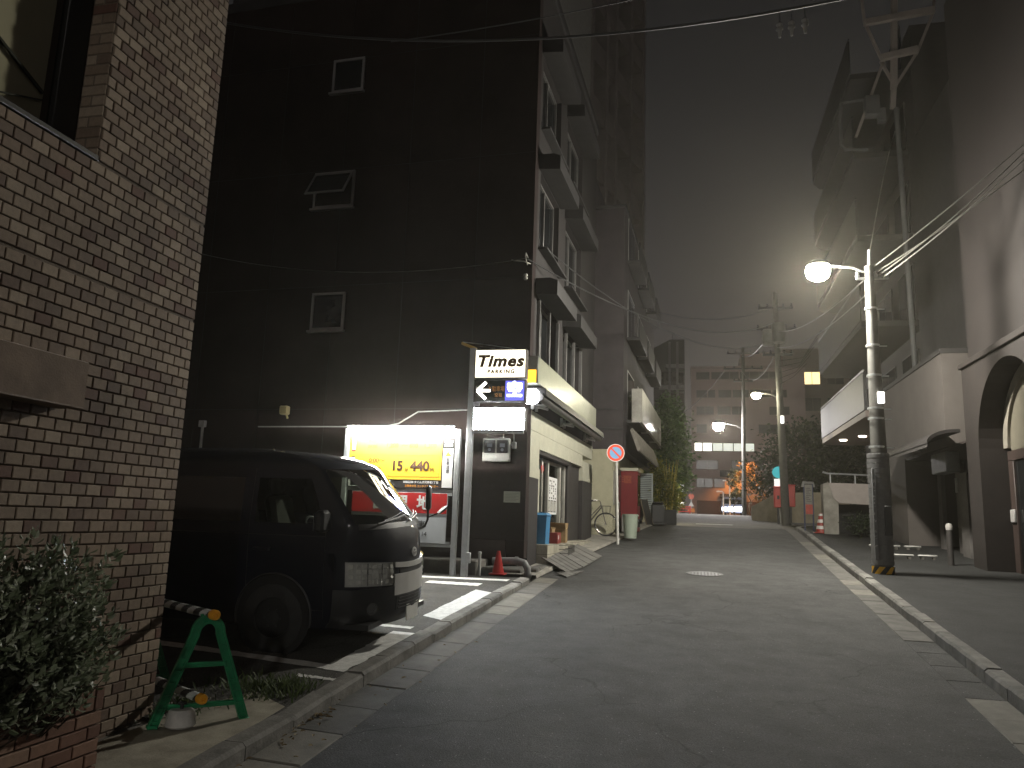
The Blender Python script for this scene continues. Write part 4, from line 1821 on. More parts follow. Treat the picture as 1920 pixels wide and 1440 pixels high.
# shop sign box and rolled awning
mb = MB()
mb.box(.006, -.46, 4.40, .28, 6.45, 4.93, .012)
sg = mb.obj('shop_sign', mat('sign_edge', (.30, .30, .27), .5, .3), sb)
mb = MB()
mb.box(.2805, -.445, 4.415, .286, 6.435, 4.915, .002)
mb.obj('blank_face', mat('sign_cream_face', (.46, .47, .36), .22, var=.04, coat=.6), sg)
mb = MB()
mb.box(.03, -.475, 4.42, .25, -.4605, 4.66, .002)
mb.obj('amber_end', emis('amber_lit', (1.0, .52, .04), 1.2), sg)
mb = MB()
mb.box(.02, -.50, 4.02, .30, -.36, 4.30, .05)
lb = mb.obj('end_lamp', emis('end_lamp_white', (.93, .95, 1.0), 10.0), sg)
aw = MB()
aw.tube([(.30, -.35, 4.16), (.30, 7.0, 4.16)], .075, 14)
aw.tube([(.12, -.3, 4.28), (.12, 6.9, 4.28)], .03, 8)
awn = aw.obj('rolled_awning', mat('awning_fabric', (.055, .052, .05), .55, var=.3, vs=5), sb)
mb = MB()
mb.prism([(.0, 4.26), (.36, 4.24), (.42, 4.19), (.40, 4.33), (.0, 4.38)], -.30, 7.05, 'y')
mb.obj('awning_cover', mat('awning_cover', (.028, .027, .027), .4, .2), awn)
mb = MB()
for y in (.3, 3.1, 6.2):
    for q in (-.16, .16):
        mb.beam((.02, y + q, 4.06), (.28, y + q * .3, 4.10), .05, .03, .006)
        mb.beam((.05, y + q, 4.00), (.05, y + q, 4.2), .06, .06, .006)
    mb.beam((.1, y - .3, 4.05), (.24, y + .35, 4.07), .035, .05, .006)
mb.obj('awning_bracket', alu, awn)
# meter box, notice, conduit on the side wall
mt = root('electric_meter_box', 'twin electric meter box on the dark side wall under the blank lit sign', 'meter box', (-3.66, 14.33, 3.18))
mb = MB()
mb.box(-.27, -.10, -.22, .27, 0, .22, .015)
mb.obj('case', mat('meter_case', (.46, .46, .44), .5, var=.05), mt)
for s in (-1, 1):
    mb = MB()
    mb.box(s * .125 - .108, -.115, -.06, s * .125 + .108, -.1005, .185, .006)
    w_ = mb.obj('meter_window', mat('meter_dark', (.03, .03, .035), .15), mt)
    mb = MB()
    mb.box(s * .125 - .05, -.119, .05, s * .125 + .05, -.1155, .12)
    mb.lathe([(.03, 0), (.03, -.004), (0, -.004)], 12, (s * .125, -.1155, 0), 'y')
    mb.obj('meter_dial', mat('meter_dial', (.20, .23, .28), .3), w_)
mb = MB()
mb.tube([(.12, -.03, .22), (.12, -.03, .75)], .014, 6)
mb.tube([(.27, -.03, .1), (.33, -.03, .1), (.33, -.03, .3), (.15, -.03, .45), (.15, -.03, .75)], .011, 6)
mb.box(.30, -.07, .03, .38, 0, .16, .008)
mb.obj('conduit', mat('conduit_grey', (.38, .37, .36), .5), mt)
np_ = root('wall_notice', 'small pale paper notice fixed to the dark wall below the meter box', 'notice', (-3.34, 14.335, 2.30))
mb = MB()
mb.box(-.16, -.012, -.105, .16, 0, .105, .003)
mb.obj('plate', mat('notice_paper', (.48, .49, .40), .6, var=.05), np_)
mb = MB()
for k in range(6):
    mb.box(-.13, -.0135, .065 - k * .028, .13 - .05 * (k % 2), -.0125, .073 - k * .028)
mb.obj('print_line', mat('notice_ink', (.25, .26, .2), .7), np_)
# long conduit and small lamp box on the side wall far left
cd = root('wall_conduit', 'thin conduit running along the dark side wall above the van', 'conduit', (-6.2, 14.33, 3.3))
mb = MB()
mb.tube([(-2.6, -.03, .30), (.2, -.03, .32), (.5, -.03, .38), (.9, -.03, .62), (2.55, -.03, .68)], .014, 6)
mb.tube([(-3.9, -.04, -.9), (-3.9, -.04, .33)], .03, 8)
mb.box(-3.97, -.10, .28, -3.83, 0, .42, .01)
mb.obj('pipe', mat('conduit_grey', (.3, .3, .3), .5), cd)
wl = root('wall_lamp_box', 'small pale floodlight box high on the dark wall above the van roof', 'lamp', (-8.17, 14.3, 3.93))
mb = MB()
mb.box(-.09, -.16, -.09, .09, -.02, .09, .02)
mb.beam((0, -.02, -.05), (0, .05, -.15), .03)
mb.obj('case', mat('flood_pale', (.55, .47, .25), .5), wl)
mb = MB()
mb.box(-.07, -.166, -.07, .07, -.161, .07)
mb.obj('lens', mat('lens_dull', (.35, .3, .15), .2), wl)
wl2 = root('wall_cable_bracket', 'pale insulator and hooped cable bracket on the dark building corner', 'bracket', (-3.12, 14.3, 6.6))
mb = MB()
mb.tube([(-.05, 0, .42), (-.05, -.18, .45), (-.05, -.22, .36), (-.05, -.02, .26)], .012, 6)
mb.tube([(.0, .04, .30), (-.1, -.12, .30), (-.35, -.14, .33)], .012, 6)
mb.lathe([(.03, -.06), (.045, -.03), (.03, 0), (.045, .03), (.03, .06)], 10, (-.07, -.06, .0))
mb.obj('bracket_body', mat('insulator', (.5, .48, .44), .4), wl2)

# plinth below the side wall
ft = MB()
ft.box(-11.5, 13.5, -.2, -3.75, 14.32, 1.14, .02)
tag(ft.obj('concrete_footing', concrete_dark, smooth=False), 'rough stained concrete footing below the dark side wall', 'low wall')
ft = MB()
ft.box(-3.74, 13.75, .2, -2.98, 14.8, 1.02, .03)
ft.box(-2.97, 14.0, .2, -2.74, 15.6, 1.03, .03)
tag(ft.obj('corner_plinth', mat('plinth_grey', (.10, .097, .09), .9, var=.4, vs=5, bump=.5)), 'grey mortar plinth under the building corner by the red cone', 'plinth')
pp = root('drain_pipe', 'fat grey pipe elbow along the plinth beside the red cone', 'pipe', (0, 0, 0))
mb = MB()
mb.tube([(-3.5, 13.68, 1.14), (-3.05, 13.66, 1.16), (-2.92, 13.66, 1.13), (-2.86, 13.66, 1.04), (-2.85, 13.66, .8)], .065, 12)
mb.obj('pipe', mat('grey_pvc', (.20, .20, .20), .5, var=.2, vs=6), pp)
mb = MB()
for q in ((-3.06, 13.66, 1.16), (-2.853, 13.66, .92)):
    mb.lathe([(.075, -.03), (.078, 0), (.075, .03)], 12, q, 'x' if q[2] > 1 else 'z')
mb.obj('collar', mat('grey_pvc', (.2, .2, .2), .5), pp)
vp_ = root('vent_pipe', 'short white pipe standing against the concrete footing', 'pipe', (-3.68, 13.44, .86))
mb = MB()
mb.tube([(0, 0, 0), (0, 0, .42)], .028, 10)
mb.obj('pipe', mat('white_pvc', (.4, .4, .38), .5), vp_)
mb = MB()
mb.lathe([(.034, .40), (.034, .44), (.0, .45)], 10)
mb.obj('cap', mat('white_pvc', (.4, .4, .38), .5), vp_)


def cone(name, label, loc, h, r_, body, bands=(), base=True):
    t = root(name, label, 'traffic cone', loc)
    mb = MB()
    mb.lathe([(r_, .02), (r_ * .96, .05), (r_ * .28, h), (r_ * .2, h), (0, h)], 20)
    mb.obj('cone_body', body, t)
    for a, b in bands:
        mb = MB()
        ra, rb_ = lerp(r_ * .96, r_ * .28, (a - .05) / (h - .05)) + .003, lerp(r_ * .96, r_ * .28, (b - .05) / (h - .05)) + .003
        mb.lathe([(ra, a), (rb_, b)], 20)
        mb.obj('band', white_plastic, t)
    mb = MB()
    mb.box(-r_ * 1.3, -r_ * 1.3, -.01, r_ * 1.3, r_ * 1.3, .022, .01)
    mb.obj('base', body if base else rubber, t)
    return t


cone('traffic_cone', 'red traffic cone standing by the plinth and grey pipe', (-3.34, 13.45, .93), .40, .105, mat('cone_red', (.36, .012, .010), .45, var=.12))

# blue bin, boxes, crate in the entrance (street-front positions in building coordinates)
Mf = Matrix.Translation((-3.08, 14.35, 0)) @ Matrix.Rotation(A_F, 4, 'Z')


def F(x, y, z):
    return tuple(Mf @ Vector((x, y, z)))


bn = root('rubbish_bin', 'tall light blue plastic bin at the shop entrance', 'bin', F(.0, 1.40, 1.407), A_F)
blue = mat('bin_blue', (.055, .21, .40), .45, var=.06)
mb = MB()


def taper_box(mb, w0, d0, w1, d1, z0, z1, m=0):
    V = [(-w0, -d0, z0), (w0, -d0, z0), (w0, d0, z0), (-w0, d0, z0), (-w1, -d1, z1), (w1, -d1, z1), (w1, d1, z1), (-w1, d1, z1)]
    mb.add(V, [(0, 3, 2, 1), (4, 5, 6, 7), (0, 1, 5, 4), (1, 2, 6, 5), (2, 3, 7, 6), (3, 0, 4, 7)], m)


taper_box(mb, .125, .17, .145, .19, 0, .56)
mb.obj('body', blue, bn, smooth=False)
mb = MB()
mb.box(-.16, -.205, .56, .16, .205, .59, .01)
taper_box(mb, .15, .19, .12, .15, .59, .63)
mb.obj('lid', blue, bn)
mb = MB()
mb.box(-.02, -.05, .63, .02, .05, .65, .005)
mb.obj('lid_knob', dark_plastic, bn)
card = mat('cardboard', (.27, .18, .085), .85, var=.15, vs=6)
for k, (y, w_, d_, h_, m_, lab, zz_) in enumerate(((2.15, .30, .20, .22, mat('box_red', (.22, .025, .018), .6, var=.3, vs=5), 'dark red carton with a white label beside the blue bin', 0), (2.95, .22, .2, .30, card, 'plain brown cardboard box at the far side of the doorway', 0), (2.2, .26, .16, .06, card, 'open cardboard box with raised flaps on the red carton', .225))):
    c_ = root('carton', lab, 'box', F(.02 - .1 * (k == 2), y, 1.408 + zz_), A_F + R.uniform(-.1, .1))
    mb = MB()
    for q in ((-d_, -w_, 0, d_, w_, .01), (-d_, -w_, .01, -d_ + .012, w_, h_), (d_ - .012, -w_, .01, d_, w_, h_), (-d_ + .012, -w_, .01, d_ - .012, -w_ + .012, h_), (-d_ + .012, w_ - .012, .01, d_ - .012, w_, h_)):
        mb.box(*q, .003)
    mb.obj('body', m_, c_)
    mb = MB()
    for s in (-1, 1):
        M = Matrix.Translation((0, s * w_, h_)) @ Matrix.Rotation(s * rad(-75 if k == 2 else (8 if k == 0 else -50)), 4, 'X')
        mb.box(-d_, -.0, 0, d_, .006, .0 + .20, M=M) if k else mb.box(-d_ + .01, min(0, -s * w_), 0, d_ - .01, max(0, -s * w_), .006, M=Matrix.Translation((0, s * w_, h_)))
    mb.obj('flap', m_, c_)
    if k == 0:
        mb = MB()
        mb.box(d_, -.20, .09, d_ + .004, -.10, .17)
        mb.obj('label', white_ink, c_)
wc = root('wire_basket', 'low wire basket standing on the tiled step edge', 'basket', F(.36, 2.3, zr(16.6) + .09), A_F)
mb = MB()
for y in frange(-.35, .35, 10):
    mb.tube([(-.10, y, 0), (.10, y, 0), (.10, y, .24)], .005, 4)
for z in (0, .08, .16, .24):
    mb.tube([(.10, -.35, z), (.10, .35, z)], .005, 4)
    mb.tube([(.10, -.35, z), (-.10, -.35, z)], .005, 4)
    mb.tube([(.10, .35, z), (-.10, .35, z)], .005, 4)
mb.obj('wire_frame', mat('dark_wire', (.05, .05, .05), .5, .5), wc)

# kerb ramp plates
plate_m = mat('ramp_plate_steel', (.17, .165, .155), .65, .3, var=.3, vs=4, bump=.3, bs=30)
for k, (pts, lab) in enumerate(((((-2.94, 15.35), (-2.28, 14.45), (-2.12, 15.35), (-2.78, 16.35)), 'nearest steel kerb ramp plate below the tiled step'),
                                (((-2.77, 16.38), (-2.11, 15.40), (-1.98, 17.5), (-2.66, 18.4)), 'long steel kerb ramp plate behind the nearest plate'),
                                (((-2.45, 14.35), (-2.2, 13.95), (-2.02, 14.9), (-2.26, 14.4)), 'small bent ramp plate lying loose at the gutter'))):
    mb = MB()
    zt = [.20, .045, .045, .20] if k < 2 else [.05, .03, .035, .06]
    V = [(x, y, zr(y) + z) for (x, y), z in zip(pts, zt)]
    mb.add(V + [(x, y, z - .018) for x, y, z in V], [(0, 1, 2, 3), (7, 6, 5, 4)] + [(i, (i + 1) % 4, 4 + (i + 1) % 4, 4 + i) for i in range(4)])
    t = root('ramp_plate', lab, 'ramp plate', V[1], group='steel ramp plates at the shop kerb')
    mb.v = [tuple(Vector(v) - Vector(V[1])) for v in mb.v]
    mb.obj('plate', plate_m, t, smooth=False)
    mb = MB()
    for s in (.25, .5, .75):
        a, b = Vector(V[0]).lerp(Vector(V[3]), s) - Vector(V[1]), Vector(V[1]).lerp(Vector(V[2]), s) - Vector(V[1])
        mb.beam(a + Vector((0, 0, .004)), b + Vector((0, 0, .004)), .03, .008)
    mb.obj('tread_bar', plate_m, t)
ap = MB()      # raised pavement strip along the shops
ap.grid(lambda t, y: (lerp(-3.0 + .036 * (y - 14.35) - .4, xl(y) + .02, t), y, zr(y) + .075 - .05 * (t > .99)), [0, .5, .98, 1], frange(13.6, 29, 30))
tag(ap.obj('shop_pavement', concrete), kind='structure')

# ---------------------------------------------------------------- bicycle
bk = root('bicycle', 'silver bicycle with a round front wheel parked against the cream wall', 'bicycle', (-2.98, 22.42, zr(22.4) + .08), rad(-90))
# bicycle heading +y local; wheel radius .33
alu_b = mat('bike_silver', (.6, .58, .55), .25, .9, var=.05)


def bwheel(y, name):
    t = root(name, None, None, (0, y, .335))
    t.parent = bk
    mb = MB()
    mb.tube([(0, .318 * math.cos(a), .318 * math.sin(a)) for a in frange(0, 2 * PI, 41)], .017, 8, cap=False)
    mb.obj('tyre', rubber, t)
    mb = MB()
    mb.tube([(0, .298 * math.cos(a), .298 * math.sin(a)) for a in frange(0, 2 * PI, 41)], .009, 6, cap=False)
    mb.obj('rim', alu_b, t)
    mb = MB()
    for k in range(24):
        a = k * PI / 12
        b = a + (.5 if k % 2 else -.5)
        mb.tube([(.02 * (1 if k % 4 < 2 else -1), .02 * math.cos(b), .02 * math.sin(b)), (0, .295 * math.cos(a), .295 * math.sin(a))], .0018, 3)
    mb.tube([(-.04, 0, 0), (.04, 0, 0)], .016, 8)
    mb.obj('spoke', alu_b, t)


bwheel(.54, 'front_wheel')
bwheel(-.54, 'rear_wheel')
mb = MB()
for a, b, r_ in (((0, .54, .335), (0, .42, .78), .013), ((0, .42, .78), (0, .38, .95), .015), ((0, .40, .80), (0, .0, .29), .018), ((0, .39, .86), (0, .05, .50), .014), ((0, .0, .29), (0, -.17, .78), .016),
                 ((.05, -.54, .335), (0, 0, .29), .010), ((-.05, -.54, .335), (0, 0, .29), .010), ((.04, -.54, .335), (0, -.14, .68), .009), ((-.04, -.54, .335), (0, -.14, .68), .009)):
    mb.tube([a, b], r_, 8)
mb.obj('frame', mat('bike_frame', (.12, .11, .11), .35, .6), bk)
mb = MB()
mb.tube([(-.28, .20, 1.0), (-.22, .34, 1.0), (0, .38, .96), (.22, .34, 1.0), (.28, .20, 1.0)], .011, 8)
hbar = mb.obj('handlebar', alu_b, bk)
mb = MB()
for s in (-1, 1):
    mb.tube([(s * .28, .21, 1.0), (s * .295, .09, .99)], .016, 8)
mb.obj('grip', dark_plastic, hbar)
mb = MB()
mb.add([(0, -.06, .86), (.03, .0, .85), (-.03, .0, .85), (.09, -.28, .87), (-.09, -.28, .87), (.0, -.31, .88), (.025, .02, .82), (-.025, .02, .82), (.08, -.28, .82), (-.08, -.28, .82)],
       [(1, 0, 2), (1, 3, 0), (0, 4, 2), (0, 3, 5), (0, 5, 4), (1, 6, 8, 3), (2, 4, 9, 7), (1, 2, 7, 6), (3, 8, 5), (4, 5, 9), (6, 7, 9, 8), (8, 9, 5)])
mb.obj('saddle', dark_plastic, bk)
mb = MB()
mb.lathe([(.09, -.006), (.09, .006), (.05, .008), (0, .008)], 18, (.06, 0, .29), 'x')
mb.tube([(.07, 0, .29), (.07, .10, .16)], .009, 6)
mb.box(.07, .06, .15, .15, .14, .17, .004)
mb.tube([(-.07, 0, .29), (-.07, -.10, .42)], .009, 6)
mb.box(-.15, -.14, .41, -.07, -.06, .43, .004)
mb.obj('crank', black_metal, bk)
mb = MB()
mb.grid(lambda a, x: (x, -.54 + .36 * math.cos(a), .335 + .36 * math.sin(a)), frange(.3, 2.8, 14), (-.025, 0, .025))
mb.grid(lambda a, x: (x, .54 + .36 * math.cos(a), .335 + .36 * math.sin(a)), frange(.5, 2.2, 10), (-.025, 0, .025))
mb.obj('mudguard', alu_b, bk)
mb = MB()
V = []
for z, s in ((.62, .8), (.85, 1.0)):
    mb.tube([(s * .16 * a, .55 + s * .12 * b, z) for a, b in ((-1, -1), (1, -1), (1, 1), (-1, 1), (-1, -1))], .006, 4)
for a, b in ((-1, -1), (1, -1), (1, 1), (-1, 1), (0, -1), (0, 1), (-1, 0), (1, 0)):
    mb.tube([(.128 * a, .55 + .096 * b, .62), (.16 * a, .55 + .12 * b, .85)], .004, 4)
mb.obj('basket', black_metal, bk)
mb = MB()
mb.tube([(.06, -.50, .33), (.16, -.56, .01)], .008, 6)
mb.obj('stand', black_metal, bk)

# ---------------------------------------------------------------- no-parking sign
ns = root('no_parking_sign', 'round blue no-parking sign with red ring on a white pole', 'road sign', (-1.95, 20.9, zr(20.9)))
mb = MB()
mb.tube([(0, 0, -.05), (-.07, 0, 2.60)], .036, 12)
mb.obj('pole', mat('sign_pole_white', (.62, .61, .57), .45, var=.1, vs=6), ns)
sd = root('sign_disc', None, None, (-.08, -.045, 2.42), rot=(0, 0, rad(6)))
sd.parent = ns
mb = MB()
mb.lathe([(.225, 0), (.225, .012), (0, .012)], 36, ax='y')
mb.obj('back_plate', alu, sd)
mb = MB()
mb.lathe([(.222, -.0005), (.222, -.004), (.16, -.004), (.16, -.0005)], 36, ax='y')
RGLOW = emis('sign_red_glow', (1.0, .10, .04), .42, .3)  # no lamp: light returned by the reflective sheet is put into emission
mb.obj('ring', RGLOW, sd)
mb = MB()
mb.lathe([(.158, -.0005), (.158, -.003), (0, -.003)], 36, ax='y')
mb.obj('face', emis('sign_blue_glow', (.30, .62, 1.0), .30, .2), sd)  # unlit sign face, emission stands in for reflected light
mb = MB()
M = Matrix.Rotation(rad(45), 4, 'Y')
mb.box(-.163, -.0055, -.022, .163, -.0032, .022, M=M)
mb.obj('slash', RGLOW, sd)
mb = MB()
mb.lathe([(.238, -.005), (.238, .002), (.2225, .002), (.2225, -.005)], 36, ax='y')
mb.obj('rim', emis('sign_rim_glow', (1, .90, .80), .4, .3), sd)  # rim glows by emission in place of reflected light

# ================================================================== NEXT BUILDING
nb = root('dark_neighbour_building', 'dark purple building with projecting front beyond the cream wall', 'building', (-2.90, 22.95, 0), A_F)
pur = mat('purple_wall', (.043, .036, .038), .8, var=.2, vs=2)
mb = MB()
mb.box(-7, .0, 4.03, .88, 10.5, 11.6)
mb.box(-7, .35, 11.6, -.6, 10.5, 14.2)
mb.obj('upper_wall', pur, nb)
mb = MB()
mb.box(-7, .0, 1.0, .60, 10.5, 4.03, .01)
mb.obj('ground_floor', mat('pale_yellow_wall', (.42, .395, .28), .8, var=.1, vs=3), nb)
mb = MB()
mb.box(-7, -.04, 11.6, .93, 10.5, 11.72, .01)
mb.obj('roof', hoodm, nb)
for z in (5.0, 7.6, 10.1):
    for y in (.6, 3.6, 6.8):
        mb = MB()
        mb.box(.9, y, z - .12, 1.3, y + 2.4, z - .02, .01)
        mb.box(1.26, y, z - .02, 1.3, y + 2.4, z + .55, .004)
        bl = mb.obj('balcony', hoodm, nb)
        mb = MB()
        mb.box(.881, y + .3, z, .90, y + 2.1, z + 1.6, .003)
        w_ = mb.obj('window', alu, nb)
        mb = MB()
        mb.box(.90, y + .36, z + .06, .905, y + 1.17, z + 1.54)
        mb.box(.90, y + 1.23, z + .06, .905, y + 2.04, z + 1.54)
        mb.obj('pane', dark_glass, w_)
mb = MB()
mb.box(-.02, -.03, 4.6, .9, -.002, 4.68, .004)
mb.box(.1, -.025, 5.2, .7, -.002, 5.26, .004)
mb.obj('ledge', hoodm, nb)
mb = MB()
mb.box(.58, .6, 1.5, .66, 1.6, 3.5, .01)
d_ = mb.obj('door', mat('dark_door', (.03, .027, .025), .5), nb)
mb = MB()
mb.box(.662, .7, 2.2, .668, 1.1, 3.3, .003)
mb.box(.662, 1.15, 2.2, .668, 1.5, 3.3, .003)
mb.obj('pane', dark_glass, d_)
mb = MB()
mb.tube([(.69, .72, 2.0), (.69, .72, 2.5)], .015, 6)
mb.obj('handle', chrome, d_)
mb = MB()
mb.box(.605, -.0, 2.4, .63, .35, 3.4, .006)
mb.obj('wall_plate', mat('plate_grey', (.3, .29, .26), .6), nb)
sp2 = root('white_sign_panel', 'weathered white sign panel leaning out over the far shopfront', 'sign', F(.98, 9.3, 4.95), A_F)
mb = MB()
mb.box(-.05, -.1, -.05, .28, 7.2, 1.0, .012)
mb.obj('box', mat('stained_white', (.36, .345, .31), .35, var=.3, vs=2.5, coat=.3), sp2)
mb = MB()
mb.box(.285, 5.6, .02, .30, 7.1, .5, .004)
mb.obj('faded_mark', mat('faded_grey', (.12, .11, .1), .7, var=.7, vs=9), sp2)
aw2 = root('shop_awning', 'faded pale awning board with dark writing marks under the white panel', 'awning', F(.92, 9.0, 4.02), A_F)
mb = MB()
mb.prism([(0, .62), (.06, .70), (.30, .12), (.28, .0), (.22, .0)], 0, 7.5, 'y')
mb.obj('board', mat('faded_board', (.20, .18, .155), .7, var=.35, vs=4), aw2)
vm = root('vending_machine', 'dark red vending machine standing beyond the no-parking sign', 'vending machine', F(.80, 10.0, zr(24.4) + .08), A_F)
mb = MB()
mb.box(-.28, -.0, .0, .24, .85, 1.86, .015)
mb.obj('cabinet', mat('vending_red', (.16, .010, .013), .4, var=.12, vs=4), vm)
mb = MB()
mb.box(-.30, -.02, 1.86, .25, .87, 1.96, .01)
mb.obj('cap', cream, vm)
mb = MB()
mb.box(.2405, .06, .8, .25, .8, 1.75, .004)
mb.box(.2405, .1, .15, .25, .76, .4, .004)
mb.obj('display', dark_glass, vm)
mb = MB()
for k in range(8):
    mb.box(-.24 + .06 * (k % 2), -.004, 1.70 - .03 * k, .05, -.0005, 1.712 - .03 * k)
mb.obj('faded_print', mat('rust_print', (.40, .12, .05), .7, var=.5, vs=20), vm)
pt = root('round_pot', 'pale green round tub beside the no-parking pole', 'tub', (-1.72, 22.1, zr(22.1) + .075))
mb = MB()
mb.lathe([(.17, 0), (.20, .35), (.21, .60), (.225, .60), (.225, .66), (.19, .66), (.18, .6), (0, .58)], 20)
mb.obj('tub', mat('tub_green', (.32, .37, .30), .6, var=.1), pt)
mb = MB()
mb.lathe([(.18, .585), (.0, .60)], 16)
mb.obj('soil', MATS['soil'], pt)
pt2 = root('air_conditioner_unit', 'small grey outdoor unit on the ground behind the round tub', 'outdoor unit', (-1.95, 23.6, zr(23.6) + .08))
mb = MB()
mb.box(-.15, 0, .05, .2, .7, .55, .015)
mb.obj('case', mat('unit_grey', (.22, .22, .21), .6), pt2)
mb = MB()
mb.lathe([(.19, 0), (.19, .01), (0, .012)], 18, (.2, .42, .3), 'x')
mb.obj('fan_guard', black_metal, pt2)

# louvred cabinet, A-board, planter box with lit bamboo
lv = root('louvred_screen', 'tall white louvred screen standing beyond the shops', 'screen', (-1.85, 30.0, zr(30) + .0))
mb = MB()
mb.box(-.36, -.03, .3, -.30, .03, 1.92, .006)
mb.box(.30, -.03, .3, .36, .03, 1.92, .006)
mb.box(-.30, -.03, 1.86, .30, .03, 1.92, .006)
mb.box(-.30, -.03, .3, .30, .03, .36, .006)
mb.box(-.34, -.04, -.05, -.30, .04, .3)
mb.box(.30, -.04, -.05, .34, .04, .3)
lwhite = mat('louvre_white', (.52, .56, .55), .5, var=.05)
mb.obj('frame', lwhite, lv)
sm = MB()
sm.box(-.298, -.028, -.004, .298, .028, .004)
sme = sm.mesh('slat', lwhite, smooth=False)
for k in range(21):
    put('slat', sme, lv, (0, 0, .40 + k * .07), (rad(38), 0, 0))
mb = MB()
mb.box(-.298, .035, .36, .298, .045, 1.86)
mb.obj('back_sheet', mat('screen_back', (.25, .27, .27), .7), lv)
ab = root('a_board', 'dark folding A-board sign in front of the white louvred screen', 'A-board', (-1.75, 28.6, zr(28.6) + .05), rad(70))
for s in (-1, 1):
    mb = MB()
    M = Matrix.Translation((0, s * .24, 0)) @ Matrix.Rotation(s * rad(15), 4, 'X')
    mb.box(-.28, -.015, 0, .28, .015, .95, .005, M=M)
    lf = mb.obj('board_leaf', mat('board_black', (.022, .021, .022), .5), ab)
    mb = MB()
    for x in (-.30, .28):
        mb.box(x, -.022, 0, x + .02, .022, .97, .004, M=M)
    mb.obj('edge_strip', mat('board_wood', (.16, .13, .09), .6), lf)
ab2 = root('low_dark_stand', 'low dark display stand beside the A-board', 'stand', (-1.28, 29.2, zr(29.2) + .05), rad(10))
mb = MB()
mb.box(-.22, -.18, .08, .22, .18, .72, .02)
mb.box(-.24, -.2, 0, .24, .2, .08, .01)
mb.obj('cabinet', mat('stand_black', (.02, .02, .021), .5), ab2)
mb = MB()
M = Matrix.Translation((0, 0, .72)) @ Matrix.Rotation(rad(-20), 4, 'X')
mb.box(-.2, -.16, 0, .2, .16, .03, .005, M=M)
mb.obj('top_panel', black_metal, ab2)
px = root('planter_box', 'square black planter box under the lit yellow bamboo', 'planter', (-.99, 30.3, zr(30.3)))
mb = MB()
for q in ((-.37, -.37, 0, .37, -.33, .56), (-.37, .33, 0, .37, .37, .56), (-.37, -.33, 0, -.33, .33, .56), (.33, -.33, 0, .37, .33, .56)):
    mb.box(*q, .006)
mb.obj('box', mat('planter_black', (.013, .013, .014), .6), px)
mb = MB()
mb.box(-.33, -.33, .4, .33, .33, .5)
mb.obj('soil', MATS['soil'], px)

# ================================================================== PLANTS FAR
def crown(mb, blobs, n, L, rg, flat=.3, sub=3):
    tot = sum(b[1][0] * b[1][1] * b[1][2] for b in blobs)
    for (c, r_) in blobs:
        k = max(8, int(n * r_[0] * r_[1] * r_[2] / tot))
        cl = []
        for i in range(max(3, k // 14)):
            d = Vector((rg.gauss(0, 1), rg.gauss(0, 1), rg.gauss(0, 1))).normalized()
            q = rg.uniform(.45, 1.05)
            cl.append((Vector((c[0] + d.x * r_[0] * q, c[1] + d.y * r_[1] * q, c[2] + d.z * r_[2] * q)), rg.uniform(.08, .22) * (r_[0] + r_[2])))
        for i in range(k):
            o, s = rg.choice(cl)
            p = o + Vector((rg.gauss(0, .55), rg.gauss(0, .55), rg.gauss(0, .45))) * s
            M = Matrix.Translation(p) @ rot_rand(rg)
            l, w = L * rg.uniform(.6, 1.3), L * rg.uniform(.35, .6)
            mb.add([tuple(M @ Vector(v)) for v in ((0, 0, 0), (l * .5, w * .5, l * .08), (l, 0, 0), (l * .5, -w * .5, l * .08))], [(0, 1, 2, 3)])


bark = mat('bark', (.06, .048, .036), .9, var=.3, vs=10, bump=.6)


def tree(name, label, loc, hgt, blobs, n, L, lm, seed, group=None, tr=.12, cat='tree'):
    t = root(name, label, cat, loc, group=group)
    rg = random.Random(seed)
    mb = MB()
    pts = [(rg.gauss(0, .03) * i, rg.gauss(0, .03) * i, hgt * i / 6) for i in range(7)]
    mb.tube(pts, [tr * (1 - .12 * i) for i in range(7)], 8)
    for (c, r_) in blobs[:7]:
        b = Vector(pts[min(5, max(2, int(c[2] / hgt * 4)))])
        e = Vector(c)
        mb.tube([b, b.lerp(e, .5) + Vector((0, 0, .15)), e], [tr * .45, tr * .3, tr * .12], 6)
    mb.obj('trunk', bark, t)
    mb = MB()
    crown(mb, blobs, n, L, rg)
    o = mb.obj('crown', lm, t, recalc=False)
    return t


lm_dark = leaf_mat('dark_tree_leaf', [(0, (.018, .028, .012)), (.6, (.032, .05, .02)), (1, (.06, .08, .03))], .6)
lm_mid = leaf_mat('mid_tree_leaf', [(0, (.04, .075, .028)), (.6, (.085, .14, .05)), (1, (.15, .21, .085))], .5, trans=.35)
lm_bam = leaf_mat('bamboo_leaf', [(0, (.10, .13, .02)), (.6, (.20, .21, .035)), (1, (.32, .28, .05))], .5, trans=.4)
lm_org = leaf_mat('orange_leaf', [(0, (.22, .12, .03)), (.6, (.38, .2, .05)), (1, (.5, .30, .08))], .6, trans=.35)  # orange is put into the leaf colour itself
z30 = zr(31)
tree('street_tree', 'tall bushy dark green tree rising behind the bamboo planter', (-.95, 32.2, z30), 3.6,
     [((-.1, 0, 3.7), (.85, .8, 1.1)), ((.35, 0, 2.6), (.65, .7, 1.0)), ((-.6, .2, 2.6), (.7, .7, 1.0)), ((.05, 0, 4.6), (.5, .5, .7)), ((.45, -.1, 1.7), (.45, .5, .7)), ((-.7, 0, 3.5), (.5, .5, .7))], 6500, .19, lm_mid, 3)
t = root('bamboo_clump', 'yellow green lit bamboo clump growing from the black planter box', 'bamboo', (-.99, 30.3, zr(30.3) + .5))
rg = random.Random(8)
mb = MB()
